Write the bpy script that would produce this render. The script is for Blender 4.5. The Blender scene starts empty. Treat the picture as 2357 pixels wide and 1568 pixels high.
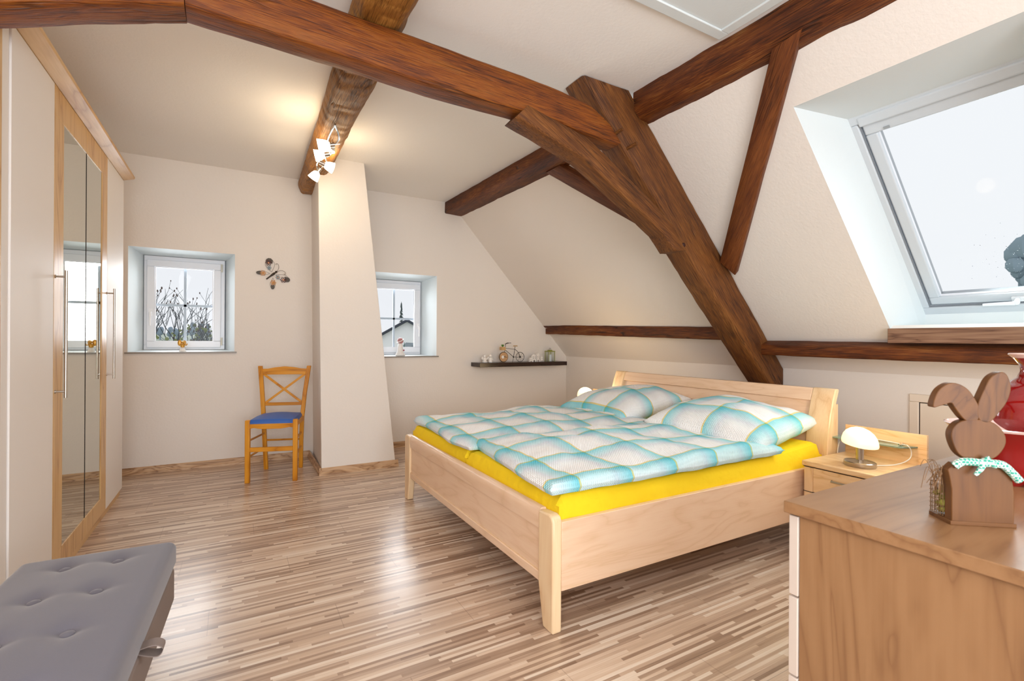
import bpy, bmesh, math, random
from mathutils import Vector, Matrix, noise
C = bpy.context.scene.collection
sc = bpy.context.scene
PI = math.pi

# ------------------------------------------------------------------ camera
YAW, ROLL, F = .5163, .0061, 1123.3
fw = Vector((math.sin(YAW), math.cos(YAW), 0)); rt = Vector((math.cos(YAW), -math.sin(YAW), 0)); up = Vector((0, 0, 1))
r2 = rt*math.cos(ROLL)+up*math.sin(ROLL); u2 = up*math.cos(ROLL)-rt*math.sin(ROLL)
cd = bpy.data.cameras.new('camera'); cam = bpy.data.objects.new('camera', cd); C.objects.link(cam)
M = Matrix((r2, u2, -fw)).transposed().to_4x4(); M.translation = Vector((0, 0, 1.16)); cam.matrix_world = M
cd.sensor_width = 36; cd.lens = F/2357*36; cd.shift_y = -(784-782.6)/2357; cd.clip_start = .02; cd.clip_end = 500
cd.dof.use_dof = True; cd.dof.focus_distance = 3.6; cd.dof.aperture_fstop = 6.3
sc.camera = cam
# ------------------------------------------------------------------ world (overcast sky) and daylight
w = bpy.data.worlds.new('world'); sc.world = w; w.use_nodes = True
bg = w.node_tree.nodes['Background']; bg.inputs[0].default_value = (.86, .93, 1, 1); bg.inputs[1].default_value = 1.9
sc.view_settings.view_transform = 'Standard'; sc.view_settings.look = 'None'
sc.view_settings.exposure = 0.28; sc.view_settings.gamma = 1.0
sc.view_settings.use_curve_mapping = False
sc.cycles.use_denoising = True
sc.cycles.max_bounces = 10; sc.cycles.diffuse_bounces = 6; sc.cycles.transparent_max_bounces = 16
sc.cycles.sample_clamp_indirect = 6

def area(name, loc, direction, sx, sy, power, col=(1, 1, 1), portal=False, spread=PI):
    l = bpy.data.lights.new(name, 'AREA'); l.shape = 'RECTANGLE'; l.size = sx; l.size_y = sy; l.energy = power; l.color = col; l.spread = spread
    o = bpy.data.objects.new(name, l); C.objects.link(o); o.location = loc
    o.rotation_euler = Vector(direction).to_track_quat('-Z', 'Y').to_euler()
    if portal: l.cycles.is_portal = True
    return o
# two fill lights added behind the camera, then daylight at the visible windows
area('rear_fill_light', (.2, -2.28, 1.35), (0.05, 1, .42), 2.6, 1.6, 98, (.92, .965, 1))
area('rear_side_fill_light', (-.95, -.6, 2.05), (1, .1, -.28), 1.0, .8, 26, (.95, .97, 1))
area('roof_window_daylight', (3.36+.10, .88, 1.86+.10), (-.736, -.05, -.677), .42, 1.0, 21, (.82, .97, 1), spread=math.radians(120))
area('window_daylight', (-.405, 5.6, 1.47), (.05, -1, -.25), .5, .75, 12, (.88, .95, 1), spread=math.radians(135))
area('window_daylight', (1.57, 5.6, 1.4), (-.12, -1, -.25), .5, .72, 13, (.88, .95, 1), spread=math.radians(135))

# ------------------------------------------------------------------ mesh helpers
class MB:
    def __init__(s): s.v = []; s.f = []
    def box(s, x0, x1, y0, y1, z0, z1):
        b = len(s.v); s.v += [(x, y, z) for z in (z0, z1) for y in (y0, y1) for x in (x0, x1)]
        s.f += [tuple(b+i for i in q) for q in ((0, 2, 3, 1), (4, 5, 7, 6), (0, 1, 5, 4), (2, 6, 7, 3), (0, 4, 6, 2), (1, 3, 7, 5))]; return s
    def hexa(s, a, bq):
        b = len(s.v); s.v += [tuple(p) for p in a]+[tuple(p) for p in bq]
        n = len(a); s.f += [tuple(b+i for i in range(n))[::-1], tuple(b+n+i for i in range(n))]
        s.f += [(b+i, b+(i+1) % n, b+n+(i+1) % n, b+n+i) for i in range(n)]; return s
    def prism(s, pts, fn, d0, d1):    # 2-D outline pts, fn(a,b,d)->3-D
        return s.hexa([fn(a, b, d0) for a, b in pts], [fn(a, b, d1) for a, b in pts])
    def quad(s, *p):
        b = len(s.v); s.v += [tuple(q) for q in p]; s.f.append(tuple(range(b, b+len(p)))); return s
    def tube(s, pts, r, n=8, closed=False, flat=1.0):
        pts = [Vector(p) for p in pts]; m = len(pts); rr = r if isinstance(r, (list, tuple)) else [r]*m
        b = len(s.v); prev = None
        for i, p in enumerate(pts):
            if closed: t = pts[(i+1) % m]-pts[i-1]
            else: t = pts[min(i+1, m-1)]-pts[max(i-1, 0)]
            t = t.normalized() if t.length > 1e-9 else Vector((0, 0, 1))
            if prev is None: a = t.orthogonal().normalized()
            else:
                a = prev-t*prev.dot(t); a = a.normalized() if a.length > 1e-6 else t.orthogonal().normalized()
            prev = a; c = t.cross(a)
            for k in range(n):
                g = 2*PI*k/n; s.v.append(tuple(p+(a*math.cos(g)+c*math.sin(g)*flat)*rr[i]))
        rng = m if closed else m-1
        for i in range(rng):
            j = (i+1) % m
            for k in range(n):
                s.f.append((b+i*n+k, b+i*n+(k+1) % n, b+j*n+(k+1) % n, b+j*n+k))
        if not closed: s.f += [tuple(b+k for k in range(n))[::-1], tuple(b+(m-1)*n+k for k in range(n))]
        return s
    def lathe(s, prof, n=24, c=(0, 0, 0), sx=1, sy=1, fn=None, cap=True):
        b = len(s.v); m = len(prof)
        for r, z in prof:
            for k in range(n):
                g = 2*PI*k/n; p = (r*math.cos(g)*sx, r*math.sin(g)*sy, z)
                if fn: p = fn(Vector(p))
                s.v.append((c[0]+p[0], c[1]+p[1], c[2]+p[2]))
        for i in range(m-1):
            for k in range(n): s.f.append((b+i*n+k, b+i*n+(k+1) % n, b+(i+1)*n+(k+1) % n, b+(i+1)*n+k))
        if cap: s.f += [tuple(b+k for k in range(n))[::-1], tuple(b+(m-1)*n+k for k in range(n))]
        return s
    def ball(s, c, r, n=16, m=10, sx=1, sy=1, sz=1):
        pr = [(r*math.sin(PI*i/m)+1e-5, -r*math.cos(PI*i/m)*sz) for i in range(m+1)]
        return s.lathe(pr, n, c, sx, sy)
    def loft(s, secs, seg=8, esub=3, amp=0.0, freq=6, seed=0):
        # secs: polygons (3-D point lists, same count); skinned with subdivisions and a hewn wobble
        def sub(poly):
            o = []
            for i in range(len(poly)):
                a, c = Vector(poly[i]), Vector(poly[(i+1) % len(poly)])
                for k in range(esub): o.append(a.lerp(c, k/esub))
            return o
        S = [sub(p) for p in secs]; rings = []
        for i in range(len(S)-1):
            for k in range(seg):
                t = k/seg; rings.append([a.lerp(c, t) for a, c in zip(S[i], S[i+1])])
        rings.append(S[-1]); n = len(S[0]); b = len(s.v); off = Vector((seed*7.3, seed*3.1, 0))
        for r_ in rings:
            for p in r_:
                d = noise.noise_vector(p*freq+off)*amp+noise.noise_vector(p*freq*3+off)*amp*.45 if amp else Vector()
                s.v.append(tuple(p+d))
        for i in range(len(rings)-1):
            for k in range(n): s.f.append((b+i*n+k, b+i*n+(k+1) % n, b+(i+1)*n+(k+1) % n, b+(i+1)*n+k))
        s.f += [tuple(b+k for k in range(n))[::-1], tuple(b+(len(rings)-1)*n+k for k in range(n))]
        return s
    def hf(s, W, L, H, r, zf=None, nx=40, ny=40, z0=0, rb=0, pf=None):
        # slab W x L (centred) with rounded top (r) and bottom (rb) edges, zf adds to the top
        def xs(n, S): return [S/2*math.copysign(abs(q)**.8, q) for q in [-1+2*i/n for i in range(n+1)]]
        X, Y = xs(nx, W), xs(ny, L); b = len(s.v)
        def e(x, S, rr):
            d = S/2-abs(x)
            return rr-math.sqrt(max(rr*rr-(rr-d)**2, 0)) if d < rr else 0
        def add(x, y, z):
            if pf: x, y, z = pf(x, y, z)
            s.v.append((x, y, z))
        for y in Y:
            for x in X:
                dx, dy = e(x, W, r), e(y, L, r); dz = min(math.hypot(dx, dy), r)
                q = zf(x, y) if zf else 0
                add(x, y, z0+H-dz+q*(1-dz/r if r else 1))
        N = nx+1
        for j in range(ny):
            for i in range(nx): s.f.append((b+j*N+i, b+j*N+i+1, b+(j+1)*N+i+1, b+(j+1)*N+i))
        b2 = len(s.v)
        for y in Y:
            for x in X:
                dz = min(math.hypot(e(x, W, rb), e(y, L, rb)), rb) if rb else 0
                add(x, y, z0+dz)
        for j in range(ny):
            for i in range(nx): s.f.append((b2+j*N+i, b2+(j+1)*N+i, b2+(j+1)*N+i+1, b2+j*N+i+1))
        ring = [i for i in range(N)]+[j*N+nx for j in range(1, ny+1)]+[ny*N+i for i in range(nx-1, -1, -1)]+[j*N for j in range(ny-1, 0, -1)]
        for k in range(len(ring)):
            a, c = ring[k], ring[(k+1) % len(ring)]; s.f.append((b+a, b2+a, b2+c, b+c))
        return s
    def build(s, name, mat, parent=None, loc=(0, 0, 0), rz=0, grain=(1, 0, 0), smooth=True, bevel=0, seg=2, uv=None, ang=35, normals=True):
        me = bpy.data.meshes.new(name); me.from_pydata(s.v, [], s.f)
        if normals:
            bm = bmesh.new(); bm.from_mesh(me); bmesh.ops.recalc_face_normals(bm, faces=bm.faces); bm.to_mesh(me); bm.free()
        g = Vector(grain).normalized(); a = g.orthogonal().normalized()
        if abs(g.z) < .9: a = (Vector((0, 0, 1))-g*g.z).normalized()
        c = g.cross(a); at = me.attributes.new('grain', 'FLOAT_VECTOR', 'POINT')
        random.seed(name+str(len(s.v))); o3 = Vector((random.random()*9, random.random()*9, random.random()*9))
        fl = []
        for q in s.v:
            q = Vector(q); p = Vector(uv(q)) if uv else Vector((q.dot(g), q.dot(a), q.dot(c)))+o3
            fl += list(p)
        at.data.foreach_set('vector', fl)
        if smooth:
            me.polygons.foreach_set('use_smooth', [True]*len(me.polygons)); me.set_sharp_from_angle(angle=math.radians(ang))
        me.materials.append(mat); me.update()
        o = bpy.data.objects.new(name, me); C.objects.link(o)
        if parent: o.parent = parent
        o.location = loc; o.rotation_euler = (0, 0, rz)
        if bevel:
            md = o.modifiers.new('bevel', 'BEVEL'); md.width = bevel; md.segments = seg; md.limit_method = 'ANGLE'; md.angle_limit = math.radians(40)
            md.harden_normals = False
        return o
def B(*a): return MB().box(*a)
def tag(o, label, cat, group=None, kind=None):
    o['label'] = label; o['category'] = cat
    if group: o['group'] = group
    if kind: o['kind'] = kind
    return o
def thing(name, label, cat, loc=(0, 0, 0), rz=0, group=None):
    o = bpy.data.objects.new(name, None); C.objects.link(o); o.location = loc; o.rotation_euler = (0, 0, rz)
    o.empty_display_size = .1
    return tag(o, label, cat, group)
def struct(o, label=None):
    o['kind'] = 'structure'
    if label: o['label'] = label
    return o
def copy_tree(o, parent=None):
    c = o.copy(); C.objects.link(c)
    if parent: c.parent = parent
    for ch in list(o.children): copy_tree(ch, c)
    return c

# ------------------------------------------------------------------ materials
def lin(h):
    h = h.lstrip('#'); v = [int(h[i:i+2], 16)/255 for i in (0, 2, 4)]
    return tuple((x/12.92 if x <= .04045 else ((x+.055)/1.055)**2.4) for x in v)+(1,)
def new(name):
    m = bpy.data.materials.new(name); m.use_nodes = True; return m, m.node_tree.nodes, m.node_tree.links, m.node_tree.nodes['Principled BSDF']
def plain(name, col, rough=.5, metal=0, spec=.5, bump=0, scale=200, var=0, coat=0, alpha=None, trans=0):
    m, N, L, P = new(name); c = lin(col); P.inputs['Base Color'].default_value = c
    P.inputs['Roughness'].default_value = rough; P.inputs['Metallic'].default_value = metal; P.inputs['Specular IOR Level'].default_value = spec
    P.inputs['Coat Weight'].default_value = coat; P.inputs['Transmission Weight'].default_value = trans
    if bump or var:
        t = N.new('ShaderNodeTexCoord'); n = N.new('ShaderNodeTexNoise'); n.inputs['Scale'].default_value = scale; n.inputs['Detail'].default_value = 4
        L.new(t.outputs['Object'], n.inputs['Vector'])
        if bump:
            b = N.new('ShaderNodeBump'); b.inputs['Strength'].default_value = bump; b.inputs['Distance'].default_value = .004
            L.new(n.outputs[0], b.inputs['Height']); L.new(b.outputs[0], P.inputs['Normal'])
        if var:
            n2 = N.new('ShaderNodeTexNoise'); n2.inputs['Scale'].default_value = 3; L.new(t.outputs['Object'], n2.inputs['Vector'])
            r = N.new('ShaderNodeValToRGB'); r.color_ramp.elements[0].color = tuple(x*(1-var) for x in c[:3])+(1,); r.color_ramp.elements[1].color = c
            r.color_ramp.elements[0].position = .3; r.color_ramp.elements[1].position = .7
            L.new(n2.outputs[0], r.inputs[0]); L.new(r.outputs[0], P.inputs['Base Color'])
    return m
def ramp(N, stops):
    r = N.new('ShaderNodeValToRGB'); e = r.color_ramp.elements
    while len(e) < len(stops): e.new(.5)
    for el, (p, c) in zip(e, stops): el.position = p; el.color = lin(c) if isinstance(c, str) else c
    return r
def math_(N, L, op, a, b=None, c=None):
    n = N.new('ShaderNodeMath'); n.operation = op
    for i, x in enumerate((a, b, c)):
        if x is None: continue
        if isinstance(x, (int, float)): n.inputs[i].default_value = x
        else: L.new(x, n.inputs[i])
    return n.outputs[0]
def mixc(N, L, mode, fac, a, b):
    n = N.new('ShaderNodeMix'); n.data_type = 'RGBA'; n.blend_type = mode
    for s_, x in ((n.inputs[0], fac), (n.inputs[6], a), (n.inputs[7], b)):
        if isinstance(x, (int, float, tuple)): s_.default_value = x
        else: L.new(x, s_)
    return n.outputs[2]
def grainvec(N, L, sx, sy, sz):
    a = N.new('ShaderNodeAttribute'); a.attribute_name = 'grain'
    m = N.new('ShaderNodeMapping'); m.inputs['Scale'].default_value = (sx, sy, sz); L.new(a.outputs['Vector'], m.inputs['Vector']); return m.outputs[0]
def wood(name, light, mid, dark, rough=.4, fine=1.0, cath=1.0, bump=.05, spec=.4):
    m, N, L, P = new(name)
    v = grainvec(N, L, .9*cath, 5*cath, 5*cath)
    n1 = N.new('ShaderNodeTexNoise'); n1.inputs['Scale'].default_value = 1.6; n1.inputs['Detail'].default_value = 3; n1.inputs['Distortion'].default_value = .6; L.new(v, n1.inputs['Vector'])
    wv = math_(N, L, 'FRACT', math_(N, L, 'MULTIPLY', n1.outputs[0], 7))
    tri = math_(N, L, 'ABSOLUTE', math_(N, L, 'SUBTRACT', wv, .5))
    v2 = grainvec(N, L, 6*fine, 170*fine, 170*fine)
    n2 = N.new('ShaderNodeTexNoise'); n2.inputs['Scale'].default_value = 1; n2.inputs['Detail'].default_value = 3; L.new(v2, n2.inputs['Vector'])
    f = math_(N, L, 'ADD', math_(N, L, 'POWER', math_(N, L, 'MULTIPLY', tri, 2), .35), math_(N, L, 'MULTIPLY', math_(N, L, 'SUBTRACT', n2.outputs[0], .5), .8))
    r = ramp(N, [(.25, dark), (.6, mid), (1.0, light)]); L.new(f, r.inputs[0]); L.new(r.outputs[0], P.inputs['Base Color'])
    P.inputs['Roughness'].default_value = rough; P.inputs['Specular IOR Level'].default_value = spec
    if bump:
        b = N.new('ShaderNodeBump'); b.inputs['Strength'].default_value = bump; b.inputs['Distance'].default_value = .002; L.new(n2.outputs[0], b.inputs['Height']); L.new(b.outputs[0], P.inputs['Normal'])
    return m
def oldbeam(name, cols, crack=.5, rough=.55, hewn=0.0):
    m, N, L, P = new(name)
    v = grainvec(N, L, 1.3, 9, 9)
    n1 = N.new('ShaderNodeTexNoise'); n1.inputs['Scale'].default_value = 1.3; n1.inputs['Detail'].default_value = 6; n1.inputs['Roughness'].default_value = .62; n1.inputs['Distortion'].default_value = .25; L.new(v, n1.inputs['Vector'])
    v2 = grainvec(N, L, 9, 230, 230)
    n2 = N.new('ShaderNodeTexNoise'); n2.inputs['Scale'].default_value = 1; n2.inputs['Detail'].default_value = 4; L.new(v2, n2.inputs['Vector'])
    f = math_(N, L, 'ADD', math_(N, L, 'MULTIPLY', n1.outputs[0], .48), math_(N, L, 'MULTIPLY', n2.outputs[0], .54))
    k = len(cols); r = ramp(N, [(.36+.30*i/(k-1), c) for i, c in enumerate(cols)]); L.new(f, r.inputs[0])
    v3 = grainvec(N, L, .8, 13, 13)
    n3 = N.new('ShaderNodeTexNoise'); n3.inputs['Scale'].default_value = 1; n3.inputs['Detail'].default_value = 2; n3.inputs['Distortion'].default_value = .35; L.new(v3, n3.inputs['Vector'])
    c = math_(N, L, 'ABSOLUTE', math_(N, L, 'SUBTRACT', n3.outputs[0], .5))
    n4 = N.new('ShaderNodeTexNoise'); n4.inputs['Scale'].default_value = 2.2; L.new(grainvec(N, L, 1, 2, 2), n4.inputs['Vector'])
    msk = ramp(N, [(.50, '#000000'), (.60, '#ffffff')]); L.new(n4.outputs[0], msk.inputs[0])
    cr = ramp(N, [(.0, '#ffffff'), (.006, '#ffffff'), (.016, '#000000')]); L.new(c, cr.inputs[0])
    fac = math_(N, L, 'MULTIPLY', math_(N, L, 'MULTIPLY', cr.outputs[0], msk.outputs[0]), crack)
    # knots
    vo = N.new('ShaderNodeTexVoronoi'); vo.inputs['Scale'].default_value = 1.0; L.new(grainvec(N, L, 2.1, 4.5, 4.5), vo.inputs['Vector'])
    kn = ramp(N, [(.0, '#ffffff'), (.085, '#000000')]); L.new(vo.outputs['Distance'], kn.inputs[0])
    f2 = math_(N, L, 'MAXIMUM', fac, math_(N, L, 'MULTIPLY', kn.outputs[0], .7))
    col = mixc(N, L, 'MIX', f2, r.outputs[0], lin('#1a0a03')); L.new(col, P.inputs['Base Color'])
    P.inputs['Roughness'].default_value = rough; P.inputs['Specular IOR Level'].default_value = .35
    h = math_(N, L, 'SUBTRACT', math_(N, L, 'ADD', n2.outputs[0], math_(N, L, 'MULTIPLY', n1.outputs[0], 1.5)), math_(N, L, 'MULTIPLY', fac, 3))
    if hewn:
        n5 = N.new('ShaderNodeTexVoronoi'); n5.feature = 'SMOOTH_F1'; n5.inputs['Scale'].default_value = 1; L.new(grainvec(N, L, 16, 7, 7), n5.inputs['Vector'])
        h = math_(N, L, 'ADD', h, math_(N, L, 'MULTIPLY', n5.outputs['Distance'], hewn))
    b = N.new('ShaderNodeBump'); b.inputs['Strength'].default_value = .55; b.inputs['Distance'].default_value = .006; L.new(h, b.inputs['Height']); L.new(b.outputs[0], P.inputs['Normal'])
    return m
def glass(name, tint=(.9, .95, .95), gloss=.06, wet=False):
    m, N, L, P = new(name); N.remove(P); out = N['Material Output']
    t = N.new('ShaderNodeBsdfTransparent'); t.inputs[0].default_value = tint+(1,)
    g = N.new('ShaderNodeBsdfGlossy'); g.inputs['Roughness'].default_value = .02
    fr = N.new('ShaderNodeFresnel'); fr.inputs[0].default_value = 1.45
    mx = N.new('ShaderNodeMixShader'); L.new(math_(N, L, 'MULTIPLY', fr.outputs[0], gloss*4), mx.inputs[0]); L.new(t.outputs[0], mx.inputs[1]); L.new(g.outputs[0], mx.inputs[2]); L.new(mx.outputs[0], out.inputs[0])
    return m
M_wall = plain('wall_plaster', '#e8e1da', .9, bump=.35, scale=55, spec=.2)
M_ceil = plain('ceiling_plaster', '#f3f0ec', .92, bump=.25, scale=60, spec=.2)
M_white = plain('white_reveal_paint', '#dbe2e4', .7, bump=.1, scale=80, spec=.3)
M_pvc = plain('white_window_plastic', '#e6e7ec', .3)
M_seal = plain('grey_seal', '#81868c', .6)
M_sill = plain('dark_stone_sill', '#8d8780', .35)
M_groove = plain('shadow_gap', '#2a2019', .9)
M_beamA = oldbeam('collar_beam_oak', ['#3a1907', '#5c2c0a', '#783c0b', '#8c4e10', '#6a3f1b'])
M_beamB = oldbeam('rafter_oak', ['#3c1e0a', '#5d3412', '#77471b', '#8c5c2b'], rough=.6)
M_beamC = oldbeam('purlin_oak', ['#331708', '#52260c', '#6e3911', '#87592c'], crack=.8)
M_beamD = oldbeam('hewn_oak', ['#50300f', '#7f5220', '#9f6c30', '#b07a3c'], hewn=6)
M_brace = oldbeam('brace_oak', ['#42200b', '#5f3013', '#713d18', '#824b22'], crack=.3)
M_board = wood('walnut_trim_board', '#8f6f59', '#7b5a46', '#5c4032', .5)
M_birch = wood('maple_veneer', '#e8c8aa', '#e4c1a2', '#debb98', .32, cath=.8, bump=.02)
M_birchE = wood('maple_edge', '#e8cba4', '#e2c198', '#d8b389', .32, cath=.6, bump=.02)
M_night = wood('maple_nightstand', '#ebc79a', '#e4bd8d', '#d9ae7b', .34, bump=.02)
M_beech = wood('beech_wardrobe', '#d8b27c', '#caa06a', '#b98b58', .35, cath=.5, bump=.02)
M_walnut = wood('light_walnut', '#98724f', '#906a48', '#845f40', .34, fine=.6, cath=.8, bump=.05)
M_chair = wood('honey_beech_chair', '#d9952b', '#cb8419', '#b26d10', .35, cath=.5, bump=.02)
M_rabbit = wood('brown_stained_wood', '#6a431f', '#613c1b', '#543216', .5)
M_white_door = plain('cream_lacquer', '#ebe6e2', .5, spec=.3)
M_drawer = plain('beige_lacquer', '#cdbfb4', .5)
M_mirror = plain('mirror_glass', '#c9c8ba', .01, metal=1)
M_steel = plain('brushed_steel', '#b9b2aa', .28, metal=1)
M_chrome = plain('chrome', '#dddddd', .12, metal=1)
M_velvet = plain('grey_velvet', '#6a6872', .8, bump=.1, scale=500, spec=.2); M_velvet.node_tree.nodes['Principled BSDF'].inputs['Sheen Weight'].default_value = .35
M_velvet.node_tree.nodes['Principled BSDF'].inputs['Sheen Roughness'].default_value = .4
M_velvetD = plain('taupe_velvet', '#857873', .8, bump=.1, scale=500, spec=.2)
M_black = plain('black_metal', '#17130f', .45)
M_yellow = plain('yellow_jersey_sheet', '#f3cf22', .85, bump=1, scale=7, spec=.2); M_yellow.node_tree.nodes['Bump'].inputs['Distance'].default_value = .02
M_blue = plain('blue_vinyl', '#2f5fae', .42)
M_shelf = wood('wenge_shelf', '#33211b', '#281812', '#1c100c', .25)
M_whitecer = plain('white_ceramic', '#eeeae6', .3)
M_cable = plain('white_cable', '#e4e0d8', .4)
M_glassE = plain('green_glass_edge', '#b4d6c4', .08, trans=.7)
M_red = plain('red_glaze', '#980a12', .08, coat=1, var=.5)
M_pink = plain('pearl_glaze', '#e6c6bd', .15, coat=.6)
M_green = plain('green_leaf', '#1f7d3c', .5)
M_gold = plain('gold_glaze', '#cf9a3c', .3, metal=.3)
M_soil = plain('moss', '#8f8b3c', .9, bump=1, scale=120)
M_twig = plain('twig', '#8d6a48', .8)
def scarfmat():
    m, N, L, P = new('gingham_cloth'); v = grainvec(N, L, 220, 220, 220); c = N.new('ShaderNodeTexChecker'); c.inputs['Scale'].default_value = 1
    c.inputs['Color1'].default_value = lin('#dfe9e0'); c.inputs['Color2'].default_value = lin('#3a9b86'); L.new(v, c.inputs['Vector']); L.new(c.outputs[0], P.inputs['Base Color']); P.inputs['Roughness'].default_value = .9
    return m
M_scarf = scarfmat()
def emis(name, col, s, base='#ffffff'):
    m, N, L, P = new(name); P.inputs['Base Color'].default_value = lin(base); P.inputs['Emission Color'].default_value = lin(col); P.inputs['Emission Strength'].default_value = s; P.inputs['Roughness'].default_value = .3; return m
M_spotglass = emis('lit_frosted_glass', '#fff1d6', 5)
M_lampglass = emis('lit_opal_glass', '#ffe2a4', .85, '#fff3dc')
M_lampglassB = emis('lit_opal_glass_bright', '#ffe2a8', 1.0, '#fff3dc')

def floormat():
    m, N, L, P = new('striped_laminate')
    t = N.new('ShaderNodeTexCoord'); s = N.new('ShaderNodeSeparateXYZ'); L.new(t.outputs['Object'], s.inputs[0]); x, y = s.outputs[0], s.outputs[1]
    W = .0145
    row = math_(N, L, 'FLOOR', math_(N, L, 'DIVIDE', y, W))
    wn = N.new('ShaderNodeTexWhiteNoise'); wn.noise_dimensions = '1D'; L.new(row, wn.inputs['W'])
    ln = math_(N, L, 'ADD', .30, math_(N, L, 'MULTIPLY', wn.outputs[0], .28))
    u = math_(N, L, 'DIVIDE', math_(N, L, 'ADD', x, math_(N, L, 'MULTIPLY', wn.outputs[0], 37.0)), ln); col = math_(N, L, 'FLOOR', u)
    cv = N.new('ShaderNodeCombineXYZ'); L.new(row, cv.inputs[0]); L.new(col, cv.inputs[1])
    w2 = N.new('ShaderNodeTexWhiteNoise'); w2.noise_dimensions = '2D'; L.new(cv.outputs[0], w2.inputs['Vector'])
    mp = N.new('ShaderNodeMapping'); mp.inputs['Scale'].default_value = (5, 240, 1); L.new(t.outputs['Object'], mp.inputs[0])
    n = N.new('ShaderNodeTexNoise'); n.inputs['Scale'].default_value = 1; n.inputs['Detail'].default_value = 2; L.new(mp.outputs[0], n.inputs['Vector'])
    f = math_(N, L, 'ADD', math_(N, L, 'MULTIPLY', w2.outputs[0], .82), math_(N, L, 'MULTIPLY', math_(N, L, 'SUBTRACT', n.outputs[0], .32), .5))
    r = ramp(N, [(.0, '#7d6250'), (.16, '#987c67'), (.34, '#b1968170'[:7]), (.55, '#c6ab94'), (.78, '#d6c1ad'), (1, '#e2d3c3')]); L.new(f, r.inputs[0])
    # laminate board joints: 0.195 m x 1.29 m
    PW = W*14
    pr = math_(N, L, 'DIVIDE', y, PW); pf = math_(N, L, 'FRACT', pr); pj = math_(N, L, 'LESS_THAN', pf, .012)
    px = math_(N, L, 'FRACT', math_(N, L, 'ADD', math_(N, L, 'DIVIDE', x, 1.29), math_(N, L, 'MULTIPLY', math_(N, L, 'FLOOR', pr), .37))); pk = math_(N, L, 'LESS_THAN', px, .0016)
    j = math_(N, L, 'MULTIPLY', math_(N, L, 'MAXIMUM', pj, pk), .45)
    L.new(mixc(N, L, 'MIX', j, r.outputs[0], lin('#5d4534')), P.inputs['Base Color'])
    P.inputs['Coat Weight'].default_value = .25; P.inputs['Coat Roughness'].default_value = .2; P.inputs['Roughness'].default_value = .30; P.inputs['Specular IOR Level'].default_value = .5
    b = N.new('ShaderNodeBump'); b.inputs['Strength'].default_value = .02; b.inputs['Distance'].default_value = .001; L.new(n.outputs[0], b.inputs['Height']); L.new(b.outputs[0], P.inputs['Normal'])
    return m
M_floor = floormat()
def plaid(name, period=.28):
    m, N, L, P = new(name); v = grainvec(N, L, 1, 1, 1); s = N.new('ShaderNodeSeparateXYZ'); L.new(v, s.inputs[0])
    cols = []
    for k in (0, 1):
        u = math_(N, L, 'FRACT', math_(N, L, 'DIVIDE', s.outputs[k], period))
        r = ramp(N, [(0, '#fcfcfc'), (.42, '#fdfdfd'), (.55, '#f6f9fa'), (.66, '#e6ebf2'), (.74, '#d6edf3'), (.86, '#b3e5ed'), (.955, '#92dbe6'), (.962, '#efdc9c'), (.988, '#efdc9c'), (.995, '#fcfcfc')])
        L.new(u, r.inputs[0]); cols.append(r.outputs[0])
    c = mixc(N, L, 'MULTIPLY', 1.0, cols[0], cols[1]); L.new(c, P.inputs['Base Color']); P.inputs['Roughness'].default_value = .95; P.inputs['Specular IOR Level'].default_value = .1
    wv = math_(N, L, 'MULTIPLY', math_(N, L, 'SINE', math_(N, L, 'MULTIPLY', s.outputs[0], 620)), math_(N, L, 'SINE', math_(N, L, 'MULTIPLY', s.outputs[1], 420)))
    b = N.new('ShaderNodeBump'); b.inputs['Strength'].default_value = .6; b.inputs['Distance'].default_value = .003; L.new(wv, b.inputs['Height']); L.new(b.outputs[0], P.inputs['Normal'])
    return m
M_plaid = plaid('plaid_seersucker')
M_glass = glass('window_glass', (.43, .41, .40))
M_glassS = glass('roof_window_glass', (.45, .43, .415), .01)
M_clear = glass('clear_glass', (.93, .97, .95), .1)

# ------------------------------------------------------------------ room shell
YG, XK = 5.163, 3.74
nrm = Vector((.736, 0, .677)).normalized(); tdir = Vector((.677, 0, -.736)).normalized(); A0 = Vector((2.123, 0, 2.71))
def SL(s, y, e=0.0):                     # point on the right roof slope: s down the slope, e outward
    p = A0+tdir*s+nrm*e; return (p.x, y, p.z)
XL, YB = -1.36, -2.4
struct(B(XL-.1, 3.85, YB-.1, 5.6, -.06, 0).build('floor', M_floor, smooth=False), 'striped zebra laminate floor')
struct(B(XL-.1, 2.26, YB-.1, YG+.05, 2.71, 2.76).build('ceiling', M_ceil, smooth=False), 'cream plastered flat ceiling')
struct(B(XL-.08, XL, YB-.1, YG+.3, 0, 2.75).build('wall_left', M_wall, smooth=False), 'wall behind the wardrobe')
m = MB()                                  # knee wall
m.box(XK, XK+.08, YB-.1, YG+.3, 0, .955); struct(m.build('wall_right', M_wall, smooth=False), 'low cream knee wall under the slope')
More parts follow.
